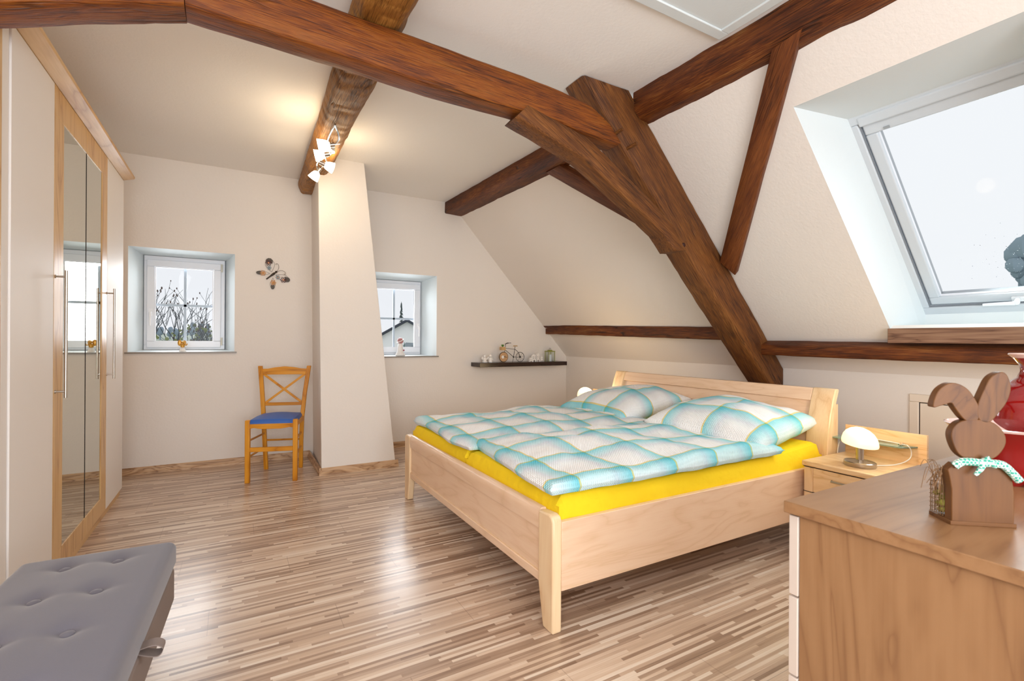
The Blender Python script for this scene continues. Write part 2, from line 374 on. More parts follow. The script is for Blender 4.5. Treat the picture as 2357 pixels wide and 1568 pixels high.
# slope with skylight opening
s0, s1, ya, yb = .490, 1.994, .56, 1.45; sE = 2.4
m = MB()
def slab(m, sa, sb, y0, y1): m.hexa([SL(sa, y0), SL(sb, y0), SL(sb, y1), SL(sa, y1)], [SL(sa, y0, .03), SL(sb, y0, .03), SL(sb, y1, .03), SL(sa, y1, .03)])
slab(m, .085, sE, yb, YG+.05); slab(m, .085, sE, YB-.1, ya); slab(m, .085, s0, ya, yb); slab(m, s1, sE, ya, yb)
struct(m.build('wall_slope', M_wall, smooth=False), 'sloping cream plaster under the roof')
fs0, fs1, fya, fyb, fe = .760, 2.134, .62, 1.39, .30
a = [SL(s0, ya), SL(s0, yb), (3.50, yb, 1.205), (3.50, ya, 1.205)]; bq = [SL(fs0, fya, fe), SL(fs0, fyb, fe), SL(fs1, fyb, fe), SL(fs1, fya, fe)]
m = MB(); m.quad(a[0], a[1], bq[1], bq[0]); m.quad(a[1], SL(s1, yb), (3.50, yb, 1.205), (3.79, fyb+.01, 1.205), bq[2], bq[1]); m.quad(a[0], bq[0], bq[3], (3.79, fya-.01, 1.205), (3.50, ya, 1.205), SL(s1, ya))
m.quad((3.46, yb, 1.205), (3.46, ya, 1.205), (3.79, fya-.01, 1.205), (3.79, fyb+.01, 1.205)); m.quad(bq[2], bq[3], (3.79, fya-.01, 1.205), (3.79, fyb+.01, 1.205))
struct(m.build('trim_1', M_white, smooth=False, normals=False), 'white boxed-out reveal of the roof window')
# gable wall with two window openings
w1 = (-.785, -.004, 1.035, 1.932); w2 = (1.17, 1.96, .975, 1.868)
m = MB(); xs = [XL-.05, w1[0], w1[1], w2[0], w2[1], 4.2]
def wq(x0, x1, z0, z1): m.quad((x0, YG, z0), (x1, YG, z0), (x1, YG, z1), (x0, YG, z1))
wq(xs[0], xs[1], 0, 2.75); wq(xs[2], xs[3], 0, 2.75); wq(xs[4], xs[5], 0, 2.75)
for w_ in (w1, w2): wq(w_[0], w_[1], 0, w_[2]); wq(w_[0], w_[1], w_[3], 2.75)
struct(m.build('wall_far', M_wall, smooth=False, normals=False), 'cream gable wall with two small windows')
YF = 5.5
def reveal(w_, f_, name, lab):
    m = MB(); P0 = [(w_[0], YG, w_[2]), (w_[1], YG, w_[2]), (w_[1], YG, w_[3]), (w_[0], YG, w_[3])]; P1 = [(f_[0], YF+.06, f_[2]), (f_[1], YF+.06, f_[2]), (f_[1], YF+.06, f_[3]), (f_[0], YF+.06, f_[3])]
    for i in range(4): m.quad(P0[i], P0[(i+1) % 4], P1[(i+1) % 4], P1[i])
    struct(m.build(name, M_white, smooth=False, normals=False), lab)
f1 = (-.722, -.088, 1.05, 1.912); f2 = (1.225, 1.892, .985, 1.83)
reveal(w1, f1, 'trim_2', 'white splayed reveal of the left gable window'); reveal(w2, f2, 'trim_3', 'white splayed reveal of the right gable window')
# unseen back wall; its wide window opening is added to brighten the room
m = MB(); m.box(XL, -1.15, YB-.08, YB, 0, 2.75); m.box(1.55, 3.8, YB-.08, YB, 0, 2.75); m.box(-1.15, 1.55, YB-.08, YB, 0, .55); m.box(-1.15, 1.55, YB-.08, YB, 2.35, 2.75)
struct(m.build('wall_back', M_wall, smooth=False), 'wall behind the viewer')
m = MB()
for x in (-1.15, -.25, .65, 1.51): m.box(x, x+.04, YB-.06, YB-.02, .55, 2.35)
m.box(-1.15, 1.55, YB-.06, YB-.02, .55, .6); m.box(-1.15, 1.55, YB-.06, YB-.02, 2.3, 2.35)
struct(m.build('window_added', M_pvc, smooth=False), 'wide window added in the unseen wall behind for fill light')

def frame_xz(m, x0, x1, z0, z1, wd, y0, y1):
    m.box(x0, x1, y0, y1, z0, z0+wd); m.box(x0, x1, y0, y1, z1-wd, z1); m.box(x0, x0+wd, y0, y1, z0+wd, z1-wd); m.box(x1-wd, x1, y0, y1, z0+wd, z1-wd)
def gable_window(name, f_, pane, hx, hz, hinge, lab):
    m = MB(); frame_xz(m, f_[0], f_[1], f_[2], f_[3], .045, YF+.01, YF+.07)
    wn = m.build(name, M_pvc, bevel=.003, smooth=False); struct(wn, lab)
    sx0, sx1, sz0, sz1 = pane[0]-.068, pane[1]+.068, pane[2]-.062, pane[3]+.068
    m = MB(); frame_xz(m, sx0, sx1, sz0, sz1, .062, YF-.012, YF+.045); sh = m.build('sash', M_pvc, wn, bevel=.006, seg=3)
    cx = (pane[0]+pane[1])/2; cz = (pane[2]+pane[3])/2-.005
    m = MB(); m.box(cx-.011, cx+.011, YF+.02, YF+.03, pane[2], pane[3]); m.box(pane[0], pane[1], YF+.02, YF+.03, cz-.011, cz+.011); m.build('glazing_bar', plain('pale_blue_bar', '#b4c2d0', .4), wn, smooth=False)
    m = MB(); m.quad((pane[0]-.01, YF+.036, pane[2]-.01), (pane[1]+.01, YF+.036, pane[2]-.01), (pane[1]+.01, YF+.036, pane[3]+.01), (pane[0]-.01, YF+.036, pane[3]+.01)); m.build('pane', M_glass, wn, smooth=False)
    m = MB(); frame_xz(m, pane[0]-.006, pane[1]+.006, pane[2]-.006, pane[3]+.006, .008, YF-.015, YF-.01); m.build('glazing_bead', M_pvc, wn, smooth=False)
    m = MB(); m.box(hx-.014, hx+.014, YF-.022, YF-.01, hz-.035, hz+.035); m.tube([(hx, YF-.012, hz), (hx, YF-.055, hz), (hx, YF-.06, hz-.02), (hx, YF-.058, hz-.12)], [.009, .009, .01, .008], 10, flat=1)
    m.build('window_handle', plain('white_handle', '#f2f1f3', .25), wn)
    for hz_ in (pane[2]-.04, pane[3]-.01):
        if hinge: MB().tube([(hinge, YF-.018, hz_), (hinge, YF-.018, hz_+.075)], .008, 10).build('hinge', plain('hinge_cover', '#d8d2c2', .4), wn)
    return wn
gable_window('window_1', f1, (-.632, -.187, 1.13, 1.807), -.668, 1.39, -.113, 'small white four-light window left of the chimney')
gable_window('window_2', f2, (1.345, 1.812, 1.07, 1.728), 1.853, 1.31, None, 'small white window half hidden by the chimney')
m = B(w1[0]-.02, w1[1]+.018, YG-.018, YF+.02, 1.024, 1.037); struct(m.build('trim_4', M_sill, smooth=False, bevel=.002), 'thin stone sill of the left gable window')
m = B(w2[0]-.02, w2[1]+.022, YG-.018, YF+.02, .964, .977); struct(m.build('trim_5', M_sill, smooth=False, bevel=.002), 'thin stone sill of the right gable window')

# roof window: parts in slope coordinates
def sbox(m, sa, sb, y0, y1, e0, e1): m.hexa([SL(sa, y0, e0), SL(sb, y0, e0), SL(sb, y1, e0), SL(sa, y1, e0)], [SL(sa, y0, e1), SL(sb, y0, e1), SL(sb, y1, e1), SL(sa, y1, e1)])
def sframe(m, sa, sb, y0, y1, ws, wy, e0, e1, wt=None):
    wt = wt or ws; sbox(m, sa, sa+wt, y0, y1, e0, e1); sbox(m, sb-ws, sb, y0, y1, e0, e1); sbox(m, sa+wt, sb-ws, y0, y0+wy, e0, e1); sbox(m, sa+wt, sb-ws, y1-wy, y1, e0, e1)
M_rw = plain('white_roof_window_paint', '#c9d0d6', .35)
m = MB(); sframe(m, fs0-.01, fs1+.01, fya-.01, fyb+.01, .055, .04, fe-.005, fe+.09); rw = struct(m.build('window_3', M_rw, bevel=.006), 'large white roof window in the slope')
m = MB(); sframe(m, fs0+.05, fs1-.055, fya+.038, fyb-.038, .055, .055, fe+.012, fe+.08, wt=.075); m.build('sash', M_rw, rw, bevel=.008, seg=3)
m = MB(); sbox(m, fs0+.006, fs0+.062, fya+.035, fyb-.035, fe-.012, fe+.02); m.build('ventilation_flap', M_rw, rw, bevel=.01, seg=3)
m = MB(); sframe(m, fs0+.040, fs1-.045, fya+.028, fyb-.028, .006, .007, fe+.004, fe+.011); m.build('rubber_seal', M_seal, rw, smooth=False)
m = MB(); m.quad(SL(fs0+.1, fya+.07, fe+.05), SL(fs1-.09, fya+.07, fe+.05), SL(fs1-.09, fyb-.07, fe+.05), SL(fs0+.1, fyb-.07, fe+.05)); m.build('pane', M_glassS, rw, smooth=False)
m = MB(); sframe(m, fs0+.120, fs1-.105, fya+.088, fyb-.088, .008, .006, fe+.03, fe+.045); m.build('glazing_bead', M_pvc, rw, smooth=False)
m = MB(); sbox(m, fs1-.092, fs1-.06, .93, .985, fe-.0, fe+.014); m.tube([SL(fs1-.076, .96, fe), SL(fs1-.076, .96, fe-.03)], .014, 12); m.tube([SL(fs1-.076, .965, fe-.03), SL(fs1-.070, 1.10, fe-.026)], [.011, .008], 10)
m.build('lock_handle', plain('lock_white', '#e9eef2', .25), rw, bevel=.002)
m = MB(); sbox(m, fs0+.105, fs0+.117, 1.235, 1.262, fe+.006, fe+.012); m.build('type_plate', plain('grey_plate', '#9aa0a4', .3), rw, smooth=False)
m = MB(); rnd = random.Random(5)
for i in range(170):
    yy = .98+rnd.random()**1.6*.25*1; yy = .76+abs(rnd.gauss(0, .16)); ss = 1.95-abs(rnd.gauss(0, .14))
    if yy > 1.27 or ss > 1.96: continue
    rr = rnd.uniform(.0008, .0022); m.ball(SL(ss, yy, fe+.052), rr, 6, 4)
m.build('water_drops', plain('water', '#8d9aa6', .3), rw)['kind'] = 'stuff'

# baseboards (skirting) -------------------------------------------------
M_skirt = M_floor
def skirt(name, p, q, nx_, ny_, lab):
    m = MB(); p = Vector(p); q = Vector(q); n_ = Vector((nx_, ny_, 0))
    prof = [(0, 0), (.022, 0), (.020, .016), (.012, .024), (.010, .052), (.004, .06), (0, .06)]
    m.hexa([tuple(p+n_*a+Vector((0, 0, b))) for a, b in prof], [tuple(q+n_*a+Vector((0, 0, b))) for a, b in prof])
    struct(m.build(name, M_sk, smooth=False, grain=(q-p)), lab)
M_sk = wood('striped_skirting', '#c9a784', '#b18c68', '#8e6a4b', .4, fine=.35, cath=1.6)
ch = dict(x0=.645, x1=1.285, xt0=.602, xt1=1.045, y=4.40)     # chimney bottom / top
skirt('baseboard_far', (-1.3, YG, 0), (ch['x0'], YG, 0), 0, -1, 'striped skirting along the gable wall')
skirt('baseboard_far.001', (ch['x1'], YG, 0), (XK, YG, 0), 0, -1, 'striped skirting right of the chimney')
skirt('baseboard_chimney', (ch['x0'], YG, 0), (ch['x0'], ch['y']-.02, 0), -1, 0, 'striped skirting on the chimney side')
skirt('baseboard_chimney.001', (ch['x0']-.02, ch['y'], 0), (ch['x1']+.02, ch['y'], 0), 0, -1, 'striped skirting on the chimney front')
skirt('baseboard_right', (XK, YG, 0), (XK, YB, 0), -1, 0, 'striped skirting on the knee wall')
# chimney breast, wider at the foot
m = MB(); m.hexa([(ch['x0'], ch['y'], 0), (ch['x1'], ch['y'], 0), (ch['x1'], YG+.02, 0), (ch['x0']+.035, YG+.02, 0)], [(ch['xt0'], ch['y'], 2.72), (.985, ch['y'], 2.72), (.985, YG+.02, 2.72), (ch['xt0']+.045, YG+.02, 2.72)])
struct(m.build('wall_chimney', M_wall, smooth=False, bevel=.006), 'cream chimney breast tapering towards the ceiling')
# access door in the knee wall and a socket
ad = thing('access_door', 'white framed access panel set in the knee wall', 'access door', (XK, 1.1, .3))
m = MB(); y0, y1, z0, z1 = .72, 1.45, .10, .835
for q in ((y0, y1, z0, z0+.05), (y0, y1, z1-.05, z1), (y0, y0+.05, z0+.05, z1-.05), (y1-.05, y1, z0+.05, z1-.05)): m.box(-.014, 0, q[0]-1.1, q[1]-1.1, q[2]-.3, q[3]-.3)
M_acc = plain('ivory_paint', '#e5d8c8', .5)
m.build('frame', M_acc, ad, bevel=.004)
B(-.008, 0, y0+.055-1.1, y1-.055-1.1, z0+.055-.3, z1-.055-.3).build('panel', M_acc, ad, bevel=.002); B(-.004, 0, y0+.045-1.1, y1-.045-1.1, z0+.045-.3, z1-.045-.3).build('gap', M_groove, ad, smooth=False)
so = thing('wall_socket', 'small white wall socket low on the knee wall', 'socket', (XK, 1.39, .47))
MB().box(-.012, 0, -.04, .04, -.04, .04).build('cover_plate', M_whitecer, so, bevel=.004); MB().lathe([(.02, 0), (.02, .006)], 20, fn=lambda p: Vector((-.012-p.z, p.x, p.y))).build('insert', M_cable, so)
# ceiling hatch
ha = thing('ceiling_hatch', 'white framed loft hatch in the ceiling beside the purlin', 'hatch', (1.8, 1.1, 2.71))
x0, x1, y0, y1 = 1.46-1.8, 2.135-1.8, .55-1.1, 1.645-1.1; wf = .055
m = MB()
for q in ((x0, x1, y0, y0+wf), (x0, x1, y1-wf, y1), (x0, x0+wf, y0+wf, y1-wf), (x1-wf, x1, y0+wf, y1-wf)): m.box(q[0], q[1], q[2], q[3], -.018, 0)
m.build('frame', M_white, ha, bevel=.003); B(x0+wf, x1-wf, y0+wf, y1-wf, -.010, 0).build('panel', M_white, ha, bevel=.003)
B(x0+wf-.004, x1-wf+.004, y0+wf-.004, y1-wf+.004, -.003, 0).build('gap', M_groove, ha, smooth=False)

# ------------------------------------------------------------------ roof timbers
def bev(poly, r):
    o = []; n = len(poly)
    for i in range(n):
        p = Vector(poly[i]); a = (Vector(poly[i-1])-p); b = (Vector(poly[(i+1) % n])-p)
        o += [p+a.normalized()*min(r, a.length*.4), p+b.normalized()*min(r, b.length*.4)]
    return o
def timber(name, secs, mat, label, grain, seg=8, amp=.003, r=.012, seed=0, cat='beam', ang=60, esub=2):
    secs = [bev(s_, r) for s_ in secs]; m = MB().loft(secs, seg, esub, amp, 7, seed)
    c = Vector(); n = 0
    for p in secs[0]+secs[-1]: c += Vector(p); n += 1
    c /= n; z = min(min(p[2] for p in secs[0]), min(p[2] for p in secs[-1])); c.z = z
    m.v = [tuple(Vector(v)-c) for v in m.v]
    o = m.build(name, mat, None, c, grain=grain, ang=ang); return tag(o, label, cat)
def xzsec(up_, lo, y0, y1): return [(up_[0], y0, up_[1]), (up_[0], y1, up_[1]), (lo[0], y1, lo[1]), (lo[0], y0, lo[1])]
def slp(s, D): p = A0+tdir*s-nrm*D; return (p.x, p.z)
st = [((2.12, 2.705), (1.755, 2.705)), (slp(.35, 0), slp(.25, .286)), (slp(.8, 0), slp(.8, .270)), (slp(1.3, .0), slp(1.3, .262)), (slp(1.9, 0), slp(1.9, .235)), ((3.735, .955), slp(2.41, .215)), ((3.738, .70), (3.68, .66))]
timber('principal_rafter', [xzsec(u, l, 2.27, 2.46) for u, l in st], M_beamB, 'massive dark oak rafter sloping down behind the headboard', tdir, 10, .004, .014, 1, esub=3)
st = [((-.17, 2.60), (-.17, 2.412)), ((.27, 2.585), (.27, 2.395)), (((.51), 2.574), (.51, 2.383)), ((.81, 2.564), (.81, 2.365)), ((1.256, 2.546), (1.256, 2.362)), ((1.56, 2.529), (1.56, 2.352)), ((1.76, 2.50), (1.70, 2.335)), ((1.90, 2.425), (1.86, 2.325)), ((1.985, 2.34), (1.97, 2.318))]
timber('collar_beam', [xzsec(u, l, 2.195, 2.335) for u, l in st], M_beamA, 'long reddish oak collar beam crossing under the ceiling', (1, 0, -.05), 6, .003, .010, 2, esub=3)
st = [((-.172, 2.60), (-.172, 2.41)), ((-.45, 2.52), (-.45, 2.318)), ((-.70, 2.44), (-.70, 2.222)), ((-1.355, 2.2), (-1.355, 1.98))]
timber('collar_beam', [xzsec(u, l, 2.19, 2.34) for u, l in st], M_beamA, 'dark oak timber sloping left over the wardrobe top', (1, 0, .3), 8, .003, .010, 3, esub=3)
st = [((1.34, 2.40), (1.262, 2.318)), ((1.727, 2.315), (1.70, 2.19)), ((2.0, 2.160), (1.95, 2.05)), ((2.19, 2.05), (2.14, 1.95)), ((2.42, 1.905), (2.33, 1.835)), ((2.545, 1.745), (2.435, 1.735))]
timber('knee_brace', [xzsec(u, l, 2.19, 2.33) for u, l in st], M_beamB, 'short oak knee brace joining collar beam and rafter', (.87, 0, -.5), 6, .003, .012, 4, esub=3)
def pur(y, xl, zl, zb): return [(xl, y, 2.715), (xl-.004, y, zl), (xl+.05, y, zb), (2.305 if zb < 2.56 else 2.27, y, zb-.01), (2.15 if xl < 2.14 else xl+.02, y, 2.716)]
timber('purlin', [pur(YG, 2.052, 2.585, 2.582), pur(4.2, 2.09, 2.60, 2.565), pur(3.3, 2.13, 2.60, 2.55), pur(2.45, 2.15, 2.60, 2.54)], M_beamC, 'oak purlin running from the truss to the gable wall', (0, 1, 0), 12, .005, .01, 5)
timber('purlin', [pur(2.28, 2.155, 2.60, 2.545), pur(1.6, 2.175, 2.60, 2.54), pur(.8, 2.19, 2.6, 2.53), pur(-2.35, 2.2, 2.6, 2.53)], M_beamC, 'thick oak purlin between the loft hatch and the roof window', (0, 1, 0), 16, .006, .01, 6)
def cp(y, x0, x1, zb): return [(x0+.025, y, 2.715), (x0, y, zb+.075), (x0+.035, y, zb), (x1-.05, y, zb), (x1, y, zb+.06), (x1, y, 2.715)]
timber('ridge_purlin', [cp(YG-.01, .525, .725, 2.575), cp(5.0, .51, .72, 2.555), cp(4.2, .49, .71, 2.55), cp(3.4, .47, .69, 2.545), cp(2.8, .45, .69, 2.54), cp(2.34, .44, .70, 2.575), cp(2.2, .44, .69, 2.58), cp(1.5, .42, .68, 2.55), cp(-2.35, .4, .68, 2.54)], M_beamD, 'rough-hewn round-edged oak beam carrying the spotlights', (0, 1, 0), 12, .007, .012, 7, esub=3)
def sq(sa, ya_, sb, yb_, D): return [SL(sa, ya_, .004), SL(sb, yb_, .004), SL(sb, yb_, -D), SL(sa, ya_, -D)]
timber('wind_brace', [sq(.18, 1.41, .16, 1.265, .05), sq(1.30, 2.27, 1.43, 2.21, .05)], M_brace, 'diagonal oak wind brace between purlin and rafter, beside the roof window', (.6, .8, -.6), 8, .002, .005, 8)
timber('wind_brace', [sq(.19, 3.36, .19, 3.16, .05), sq(1.4, 2.30, 1.25, 2.30, .05)], M_brace, 'slim oak wind brace half hidden behind the knee brace', (.6, -.8, -.6), 12, .002, .005, 9)
def rail(y, xf, z0, z1): 
    xs_ = 2.123+(2.71-z1)/.736*.677*1.0
    return [(xf, y, z0+.004), (xf, y, z1-.035), (xs_-.01, y, z1), (xs_+.03, y, z1-.01), (xs_+.03, y, z0)]
timber('low_rail', [rail(2.30, 3.45, 1.056, 1.168), rail(1.5, 3.45, 1.047, 1.160), rail(.86, 3.45, 1.044, 1.157), rail(-2.3, 3.45, 1.04, 1.15)], M_beamC, 'low oak rail along the slope right of the rafter', (0, 1, 0), 14, .003, .006, 10)
timber('low_rail', [rail(YG-.01, 3.42, 1.235, 1.34), rail(4.6, 3.405, 1.222, 1.335), rail(3.8, 3.40, 1.20, 1.31), rail(2.45, 3.40, 1.165, 1.272)], M_beamC, 'low oak rail along the slope left of the rafter', (0, 1, 0), 14, .003, .006, 11)
tag(B(-.012, .012, -.6, .6, 0, .088).build('trim_board', M_board, None, (3.443, .846, 1.155), grain=(0, 1, 0), bevel=.003), 'flat walnut board below the roof window sill', 'board')
for i, (x, z) in enumerate(((1.985, 2.405), (2.10, 2.345))):
    tag(MB().tube([(0, 0, 0), (.012, -.075, .012)], [.012, .010], 8).build('wooden_peg', M_beamB, None, (x, 2.275, z), grain=(0, 1, 0)), ['upper', 'lower'][i]+' wooden peg sticking out where collar beam meets rafter', 'peg')
tag(MB().ball((0, 0, 0), .016, 12, 8, sy=.5).build('wooden_peg', plain('dark_peg', '#3a160a', .5), None, (2.60, 2.268, 1.80)), 'round dark peg head on the rafter beside the knee brace foot', 'peg')

# ------------------------------------------------------------------ wardrobe
wx = -.72
wd = thing('wardrobe', 'tall cream wardrobe with mirrored middle doors and beech trim', 'wardrobe', (wx, 3.49, 0))
def WB(x0, x1, y0, y1, z0, z1): return B(x0-wx, x1-wx, y0-3.49, y1-3.49, z0, z1)
m = WB(-1.33, wx-.028, 2.44, 4.55, .05, 2.32); m.build('body', M_beech, wd, grain=(0, 0, 1), smooth=False)
WB(-1.33, wx-.004, 2.375, 2.405, 0, 2.33).build('side_panel', M_beech, wd, grain=(0, 0, 1), bevel=.002)
WB(-1.33, wx-.006, 2.405, 2.472, .05, 2.32).build('filler_strip', M_white_door, wd, bevel=.004)
WB(-1.30, wx-.012, 2.41, 4.55, 0, .05).build('plinth', M_beech, wd, grain=(0, 1, 0), smooth=False)
for (a_, b_) in ((2.474, 2.966), (4.033, 4.552)): WB(wx-.026, wx, a_, b_, .05, 2.318).build('door', M_white_door, wd, bevel=.002)
for (a_, b_, ma, mb_) in ((2.970, 3.5285, 3.11, 3.5275), (3.5315, 4.029, 3.5325, 3.895)):
    d = MB(); z0, z1, mz0, mz1 = .05, 2.318, .155, 2.182
    for q in ((a_, b_, z0, mz0), (a_, b_, mz1, z1), (a_, ma, mz0, mz1), (mb_, b_, mz0, mz1)):
        if q[1]-q[0] > .003: d.box(-.026, 0, q[0]-3.49, q[1]-3.49, q[2], q[3])
    dd = d.build('mirror_door', M_beech, wd, grain=(0, 0, 1), bevel=.0015)
    B(-.02, -.004, ma-3.49, mb_-3.49, mz0, mz1).build('mirror', M_mirror, dd, smooth=False)
    m_ = MB(); yy = (a_ if a_ < 3.2 else b_); m_.box(-.019, -.0025, (ma if a_ < 3.2 else ma-.001)-3.49, (ma+.004 if a_ < 3.2 else ma+.004)-3.49, mz0, mz1); m_.build('mirror_edge', M_groove, dd, smooth=False)
for yy, z0, z1 in ((2.992, .878, 1.47), (4.03, .892, 1.476)):
    m = MB(); m.tube([(.038, yy-3.49, z0), (.038, yy-3.49, z1)], .0062, 12)
    for z in (z0+.03, z1-.03): m.tube([(.038, yy-3.49, z), (0, yy-3.49, z)], .0045, 10); m.tube([(.004, yy-3.49, z), (0, yy-3.49, z)], .008, 10)
    m.build('handle', M_steel, wd)
m = MB(); prof = [(-.03, 2.322), (.0, 2.322), (.062, 2.34), (.066, 2.352), (.062, 2.362), (-.03, 2.362)]
m.hexa([(a_, 2.38-3.49, b_) for a_, b_ in prof], [(a_, 4.56-3.49, b_) for a_, b_ in prof]); m.build('cornice', M_beech, wd, grain=(0, 1, 0), smooth=False, bevel=.002)

# ------------------------------------------------------------------ chair
ch_ = thing('dining_chair', 'honey-coloured wooden chair with cross back and blue seat pad, beside the chimney', 'chair', (.318, 4.575, 0), -.2915)
def bar(p, q, wx_, wy_, m=None, taper=1):
    m = m or MB(); p = Vector(p); q = Vector(q); h = [(-1, -1), (1, -1), (1, 1), (-1, 1)]
    m.hexa([(p.x+a_*wx_/2, p.y+b_*wy_/2, p.z) for a_, b_ in h], [(q.x+a_*wx_/2*taper, q.y+b_*wy_/2*taper, q.z) for a_, b_ in h]); return m
fy, ry = -.19, .20
for s_ in (-1, 1):
    bar((s_*.178, fy, 0), (s_*.178, fy, .503), .036, .036).build('leg', M_chair, ch_, grain=(0, 0, 1), bevel=.005, seg=3)
    sp = MB(); pts = [(.143, ry+.03, 0), (.150, ry+.005, .25), (.158, ry, .46), (.176, ry+.02, .68), (.203, ry+.06, .915)]
    sec = lambda p: [(s_*p[0]-.017, p[1]-.015, p[2]), (s_*p[0]+.017, p[1]-.015, p[2]), (s_*p[0]+.017, p[1]+.015, p[2]), (s_*p[0]-.017, p[1]+.015, p[2])]
    sp.loft([sec(p) for p in pts], 4, 1); sp.build('rear_leg', M_chair, ch_, grain=(0, 0, 1), bevel=.004)
    MB().tube([(s_*.176, fy, .335), (s_*.152, ry, .325)], .0085, 8).build('stretcher', M_chair, ch_, grain=(0, 1, 0)); MB().tube([(s_*.176, fy, .205), (s_*.150, ry, .20)], .0085, 8).build('stretcher', M_chair, ch_, grain=(0, 1, 0))
    B(s_*.165-.01, s_*.165+.01, fy+.01, ry-.01, .432, .472).build('seat_rail', M_chair, ch_, grain=(0, 1, 0), bevel=.003)
m = MB(); n_ = 12
top = [(x, .472) for x in (-.165, .165)]
out = [(-.165, .436), (-.13, .440), (-.10, .434), (-.07, .430), (.07, .430), (.10, .434), (.13, .440), (.165, .436), (.165, .472), (-.165, .472)]
m.prism(out, lambda a_, b_, d: (a_, d, b_), fy-.012, fy+.010); m.build('seat_rail', M_chair, ch_, grain=(1, 0, 0), bevel=.002)
B(-.165, .165, fy-.009, fy+.009, .246, .283).build('stretcher', M_chair, ch_, bevel=.003); MB().tube([(-.15, ry+.01, .262), (.15, ry+.01, .262)], .0085, 8).build('stretcher', M_chair, ch_)
def by(z): return ry+(z-.46)*.125+.004
out = [(-.19, .838), (.19, .838), (.196, .888), (.14, .890), (.08, .902), (0, .910), (-.08, .902), (-.14, .890), (-.196, .888)]
m = MB().prism(out, lambda a_, b_, d: (a_, by(b_)+d, b_), -.010, .010); m.build('top_rail', M_chair, ch_, bevel=.003)
m = MB().prism([(-.168, .565), (.168, .565), (.17, .592), (-.17, .592)], lambda a_, b_, d: (a_, by(b_)+d, b_), -.009, .009); m.build('back_rail', M_chair, ch_, bevel=.003)
for s_ in (-1, 1):
    m = MB().prism([(-s_*.165, .59), (-s_*.135, .59), (s_*.182, .838), (s_*.150, .838)], lambda a_, b_, d: (a_, by(b_)+d, b_), -.006+s_*.002, .006+s_*.002); m.build('cross_slat', M_chair, ch_, grain=(.75, 0, .65), bevel=.002)
m = MB().hf(.345, .40, .035, .018, lambda x, y: .028*(1-(x/.172)**2)*(1-(y/.2)**2), 24, 24, .468, pf=lambda x, y, z: (x*(1+.0 if y < 0 else 1-.25*max(y, 0)/.2*.35), y, z)); m.build('seat_cushion', M_blue, ch_)
for s_ in (-1, 1):
    for yy in (fy,): MB().lathe([(.012, -.001), (.014, .004)], 12, (s_*.178, yy, 0)).build('foot_glide', M_black, ch_)

# ------------------------------------------------------------------ bed
bd = thing('double_bed', 'large maple double bed with curved headboard and panelled footboard', 'bed', (2.1, 2.54, 0))
ox, oy = 2.1, 2.54
def BB(x0, x1, y0, y1, z0, z1): return B(x0-ox, x1-ox, y0-oy, y1-oy, z0, z1)
for s_, yo in ((1, 1.582), (-1, 3.50)):
    # post: straight outer side, tapering foot on the inner side
    out = [(yo, 0), (yo+s_*.072, 0), (yo+s_*.108, .172), (yo+s_*.108, .462), (yo+s_*.03, .467), (yo+s_*.010, .460), (yo, .44)]
    m = MB(); m.hexa([(1.088-ox, a_-oy, b_) for a_, b_ in out], [(1.133-ox, a_-oy, b_) for a_, b_ in out]); m.build('foot_post', M_birchE, bd, grain=(0, 0, 1), bevel=.008, seg=3, smooth=True)
fb = BB(1.102, 1.122, 1.69, 3.392, .172, .46).build('footboard_panel', M_birch, bd, grain=(0, 1, 0), smooth=False)
m = MB(); pr = [(1.094, .385), (1.131, .385), (1.133, .452), (1.125, .468), (1.105, .470), (1.092, .458), (1.089, .43)]
m.hexa([(a_-ox, 1.69-oy, b_) for a_, b_ in pr], [(a_-ox, 3.392-oy, b_) for a_, b_ in pr]); m.build('top_rail', M_birch, bd, grain=(0, 1, 0), ang=50, smooth=True)
BB(1.094, 1.13, 1.69, 3.392, .168, .206).build('bottom_rail', M_birch, bd, grain=(0, 1, 0), bevel=.003)
BB(1.1005, 1.106, 1.69, 3.392, .206, .209).build('groove', M_birchE, bd, smooth=False)
for yo in (1.582, 3.472):
    BB(1.133, 3.04, yo+.003, yo+.028, .161, .437).build('side_rail', M_birch, bd, grain=(1, 0, 0), bevel=.003)
BB(1.13, 3.04, 1.615, 3.47, .24, .27).build('slatted_base', M_birchE, bd, smooth=False)
# headboard
hz = [(0, 3.045), (.35, 3.04), (.5, 3.042), (.6, 3.05), (.7, 3.068), (.8, 3.098), (.865, 3.125)]
def hx_(z):
    for i in range(len(hz)-1):
        if hz[i][0] <= z <= hz[i+1][0]: t = (z-hz[i][0])/(hz[i+1][0]-hz[i][0]); return hz[i][1]*(1-t)+hz[i+1][1]*t
    return hz[-1][1]
for y0, y1 in ((1.582, 1.715), (3.385, 3.518)):
    m = MB(); zz = [0, .2, .35, .5, .56, .62, .68, .74, .80, .84, .868]
    secs = [[(hx_(z)-.0-ox, y0-oy, z), (hx_(z)-ox, y1-oy, z), (max(hx_(z)+.042, 3.10)-ox, y1-oy, z), (max(hx_(z)+.042, 3.10)-ox, y0-oy, z)] for z in zz]
    secs.append([(3.134-ox, y0-oy, .877), (3.134-ox, y1-oy, .877), (3.16-ox, y1-oy, .877), (3.16-ox, y0-oy, .877)])
    m.loft(secs, 1, 1); m.build('head_post', M_birchE, bd, grain=(0, 0, 1), bevel=.006, ang=45)
    BB(3.10, 3.168, y0+.006, y1-.006, 0, .785).build('post_backing', M_birchE, bd, grain=(0, 0, 1), bevel=.003)
